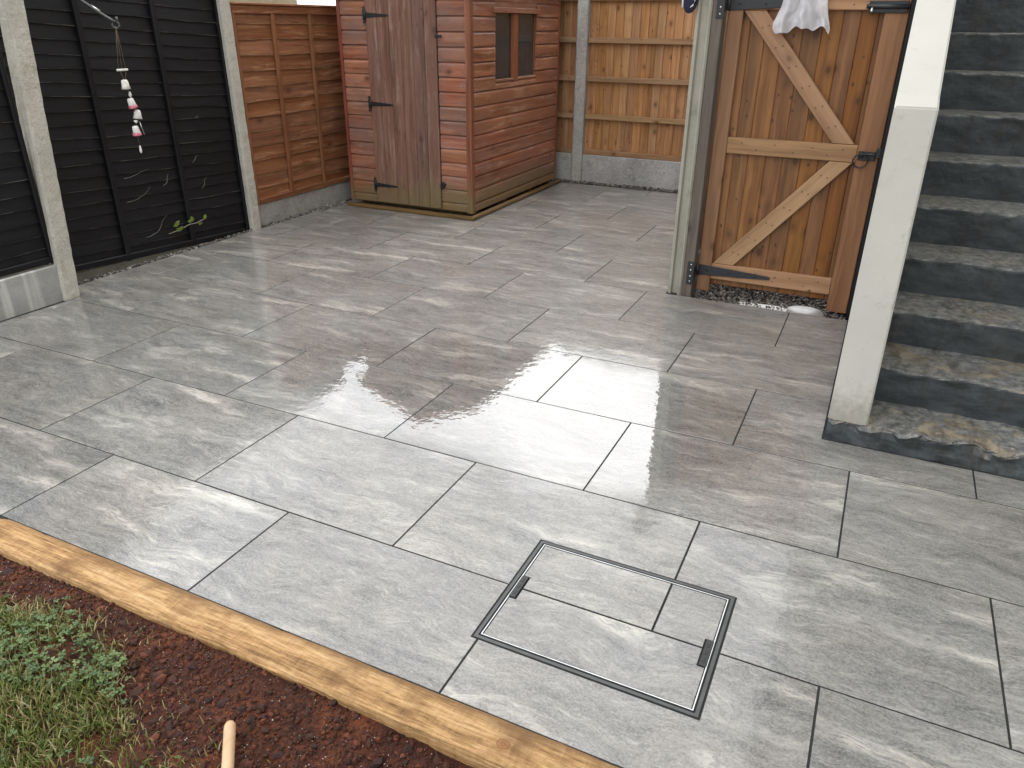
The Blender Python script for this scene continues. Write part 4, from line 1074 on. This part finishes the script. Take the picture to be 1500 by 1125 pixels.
# white rendered side wall with sloping top
prof = [(3.128, .088), (3.128, 1.338), (3.27, 1.372), (6.9, 1.372+3.63*.585), (7.24, 1.372+3.63*.585), (7.24, -.1), (3.44, -.1), (3.44, .088)]
def wall_me():
    bm = bmesh.new(); c = Vector((.0745, 3.3, 0))
    A = []; B = []
    for (y, z) in prof:
        xr = .154-.015*min(1, max(0, z/1.3))
        A.append(bm.verts.new(Vector((-.002, y, z))-c)); B.append(bm.verts.new(Vector((xr, y, z))-c))
    n = len(prof); bm.faces.new(A); bm.faces.new(B[::-1])
    for i in range(n): bm.faces.new((A[i], A[(i+1) % n], B[(i+1) % n], B[i]))
    bmesh.ops.recalc_face_normals(bm, faces=list(bm.faces))
    bmesh.ops.bevel(bm, geom=list(bm.edges), offset=.006, segments=2, affect='EDGES')
    return me_from(bm, 'wall'), c
me, c = wall_me()
tag(link('stair_wall', me, M['parapet'], None, c), 'white rendered stair side wall with a sloping top right of the gate', 'wall')
house = thing('house', 'rendered house at the head of the steps', 'house', (2.2, 7.2, 0))
bx('wall', .003, 6.0, 7.25, 13, -.1, 8.2, M['house_render'], house, bev=.01)
bx('side_wall', 1.50, 6.0, 3.2, 7.249, -.1, 8.2, M['house_render'], house, bev=.01)
bx('unseen_near_wall', 1.65, 6.0, -4.0, 3.199, -.1, 8.2, M['house_render'], house, bev=.01)  # unseen house wall, added to block sky light over the near patio
bx('roof', -.10, 6.1, 3.1, 13.1, 8.203, 8.45, M['felt'], house, bev=.02)
hd_ = bx('door', .26, 1.08, 7.20, 7.249, 2.178, 4.16, M['white_glaze'], house, bev=.01)
bx('door_handle', .95, .99, 7.15, 7.199, 3.15, 3.18, M['steel'], hd_, bev=.004)
# ------------------------------------------------------------------ neighbour's building beyond the left fence
nb = thing('neighbouring_building', 'pebbledashed low building just visible above the left fence', 'building', (-8, 5.4, -.14))
bx('wall', -9.6, -6.5, 1.6, 7.80, -.14, 2.95, M['pebbledash'], nb, bev=.01)
bx('roof', -9.7, -6.4, 1.5, 7.88, 2.953, 3.15, M['felt'], nb, bev=.02)

# ------------------------------------------------------------------ wind chime, sprig and dry vines on the black fence
ch = thing('wind_chime', 'wind chime of white and pink ceramic bells on a hooked bracket', 'wind chime', (-4.45, 3.61, .80))
br = tube('bracket', [(-4.69, 3.50, 1.78), (-4.66, 3.50, 1.74), (-4.60, 3.53, 1.69), (-4.52, 3.575, 1.625), (-4.47, 3.60, 1.59), (-4.45, 3.61, 1.575), (-4.438, 3.617, 1.585), (-4.44, 3.617, 1.605)], .008, M['darksteel'], ch, 10)
tube('twist', [(-4.56, 3.552, 1.668), (-4.52, 3.575, 1.634)], .0055, M['steel'], br, 8)
tube('hook', [(-4.45+.016*math.cos(t), 3.612+.012*math.cos(t), 1.560+.020*math.sin(t)) for t in [i*.45 for i in range(15)]], .006, M['darksteel'], br, 8)
for dy in (-.028, 0, .028): tube('string', [(-4.45, 3.61, 1.555), (-4.45, 3.595+dy, 1.302)], .0016, M['string'], ch, 5)
for dy in (-.02, .03): tube('string', [(-4.45, 3.595+dy, 1.30), (-4.45, 3.598, 1.235)], .0016, M['string'], ch, 5)
bx('cross_bar', -4.456, -4.444, 3.555, 3.637, 1.296, 1.309, M['white_glaze'], ch)
tube('string', [(-4.45, 3.598, 1.235), (-4.45, 3.615, 1.12), (-4.45, 3.63, 1.03), (-4.45, 3.612, .94), (-4.45, 3.615, .83)], .0016, M['string'], ch, 5)
def bell(y, z, s, tilt, band):
    b_ = lathe('bell', [(.004*s, .056*s), (.016*s, .054*s), (.021*s, .045*s), (.023*s, .02*s), (.029*s, 0), (.0265*s, 0), (.02*s, .018*s), (.002*s, .03*s)], M['white_glaze'], ch, (-4.45, y, z), 18, (tilt, 0, 0))
    if band: lathe('bell_band', [(.0240*s, .016*s), (.0305*s, -.002*s), (.0305*s, -.008*s), (.025*s, -.008*s), (.0235*s, .010*s)], M['pink_glaze'], b_, (-4.45, y, z), 18, (0, 0, 0))
    return b_
bell(3.597, 1.190, 1.0, .05, False); bell(3.622, 1.082, .95, .25, True); bell(3.640, 1.005, 1.0, -.15, False); bell(3.612, .912, .95, .1, True)
lathe('bead', [(.004, .035), (.009, .026), (.010, .012), (.004, 0)], M['white_glaze'], ch, (-4.45, 3.617, 1.138), 10)
lathe('bead', [(.012, .02), (.014, .012), (.003, 0)], M['white_glaze'], ch, (-4.45, 3.622, .978), 6)
tube('chime_rod', [(-4.44, 3.640, .99), (-4.435, 3.655, .905)], .003, M['steel'], ch, 8)
lathe('clapper', [(.003, .05), (.007, .035), (.008, .01), (.002, 0)], M['white_glaze'], ch, (-4.45, 3.615, .79), 10)

sp = thing('leaf_sprig', 'small yellow green leafy sprig poking out of the black fence near its foot', 'sprig', (-4.70, 4.16, .18))
tube('stem', [(-4.715, 3.93, .145), (-4.675, 4.0, .165), (-4.66, 4.09, .19), (-4.665, 4.16, .185), (-4.68, 4.26, .195)], .003, M['twig'], sp, 6)
for (y, z, a, s) in ((3.96, .185, .4, .05), (3.935, .205, 1.3, .045), (3.99, .190, -.5, .042), (4.07, .215, .9, .040), (4.12, .205, 2.6, .035), (4.17, .185, .2, .038), (4.23, .20, 1.8, .03)):
    bm = bmesh.new(); ov = [(0, 0), (.3, .26), (.65, .30), (1, 0), (.65, -.30), (.3, -.26)]
    s *= 1.5
    top_ = [bm.verts.new((.008*math.sin(u*5), (u-.0)*s, v*s)) for u, v in ov]; ctr = bm.verts.new((.008, .5*s, 0))
    for i in range(6): bm.faces.new((top_[i], top_[(i+1) % 6], ctr))
    link('leaf', me_from(bm, 'leaf', True), M['leaf'], sp, (-4.660, y, z), (a-.6, .5, random.uniform(-.4, .4)))
bm = bmesh.new(); rg = random.Random(77)
def vine(y, z, ln, a, curl):
    P_ = []; x = -4.700
    for k in range(9):
        P_.append((x+.012*math.sin(k*.7), y, z)); y += ln/8*math.cos(a); z += ln/8*math.sin(a); a += curl/8+rg.uniform(-.25, .25)
    tube_into(bm, P_, [.0011-.00008*k for k in range(9)], 5)
for (y, z, ln, a, cu_) in ((3.64, .60, .22, .02, .3), (3.95, .50, .10, .5, .4), (4.25, .62, .09, 1.0, -.4), (3.62, .44, .24, .05, .35), (4.35, .93, .04, 1.4, -2.2), (3.13, .98, .05, .6, 2.0), (4.3, .42, .10, .9, -.6), (3.72, .17, .26, .05, .3)):
    vine(y, z, ln, a, cu_)
o = stuff(link('dry_vines', me_from(bm, 'dry_vines', True), M['vine'])); o['label'] = 'pale dry vine tendrils clinging to the black wind chime panel'
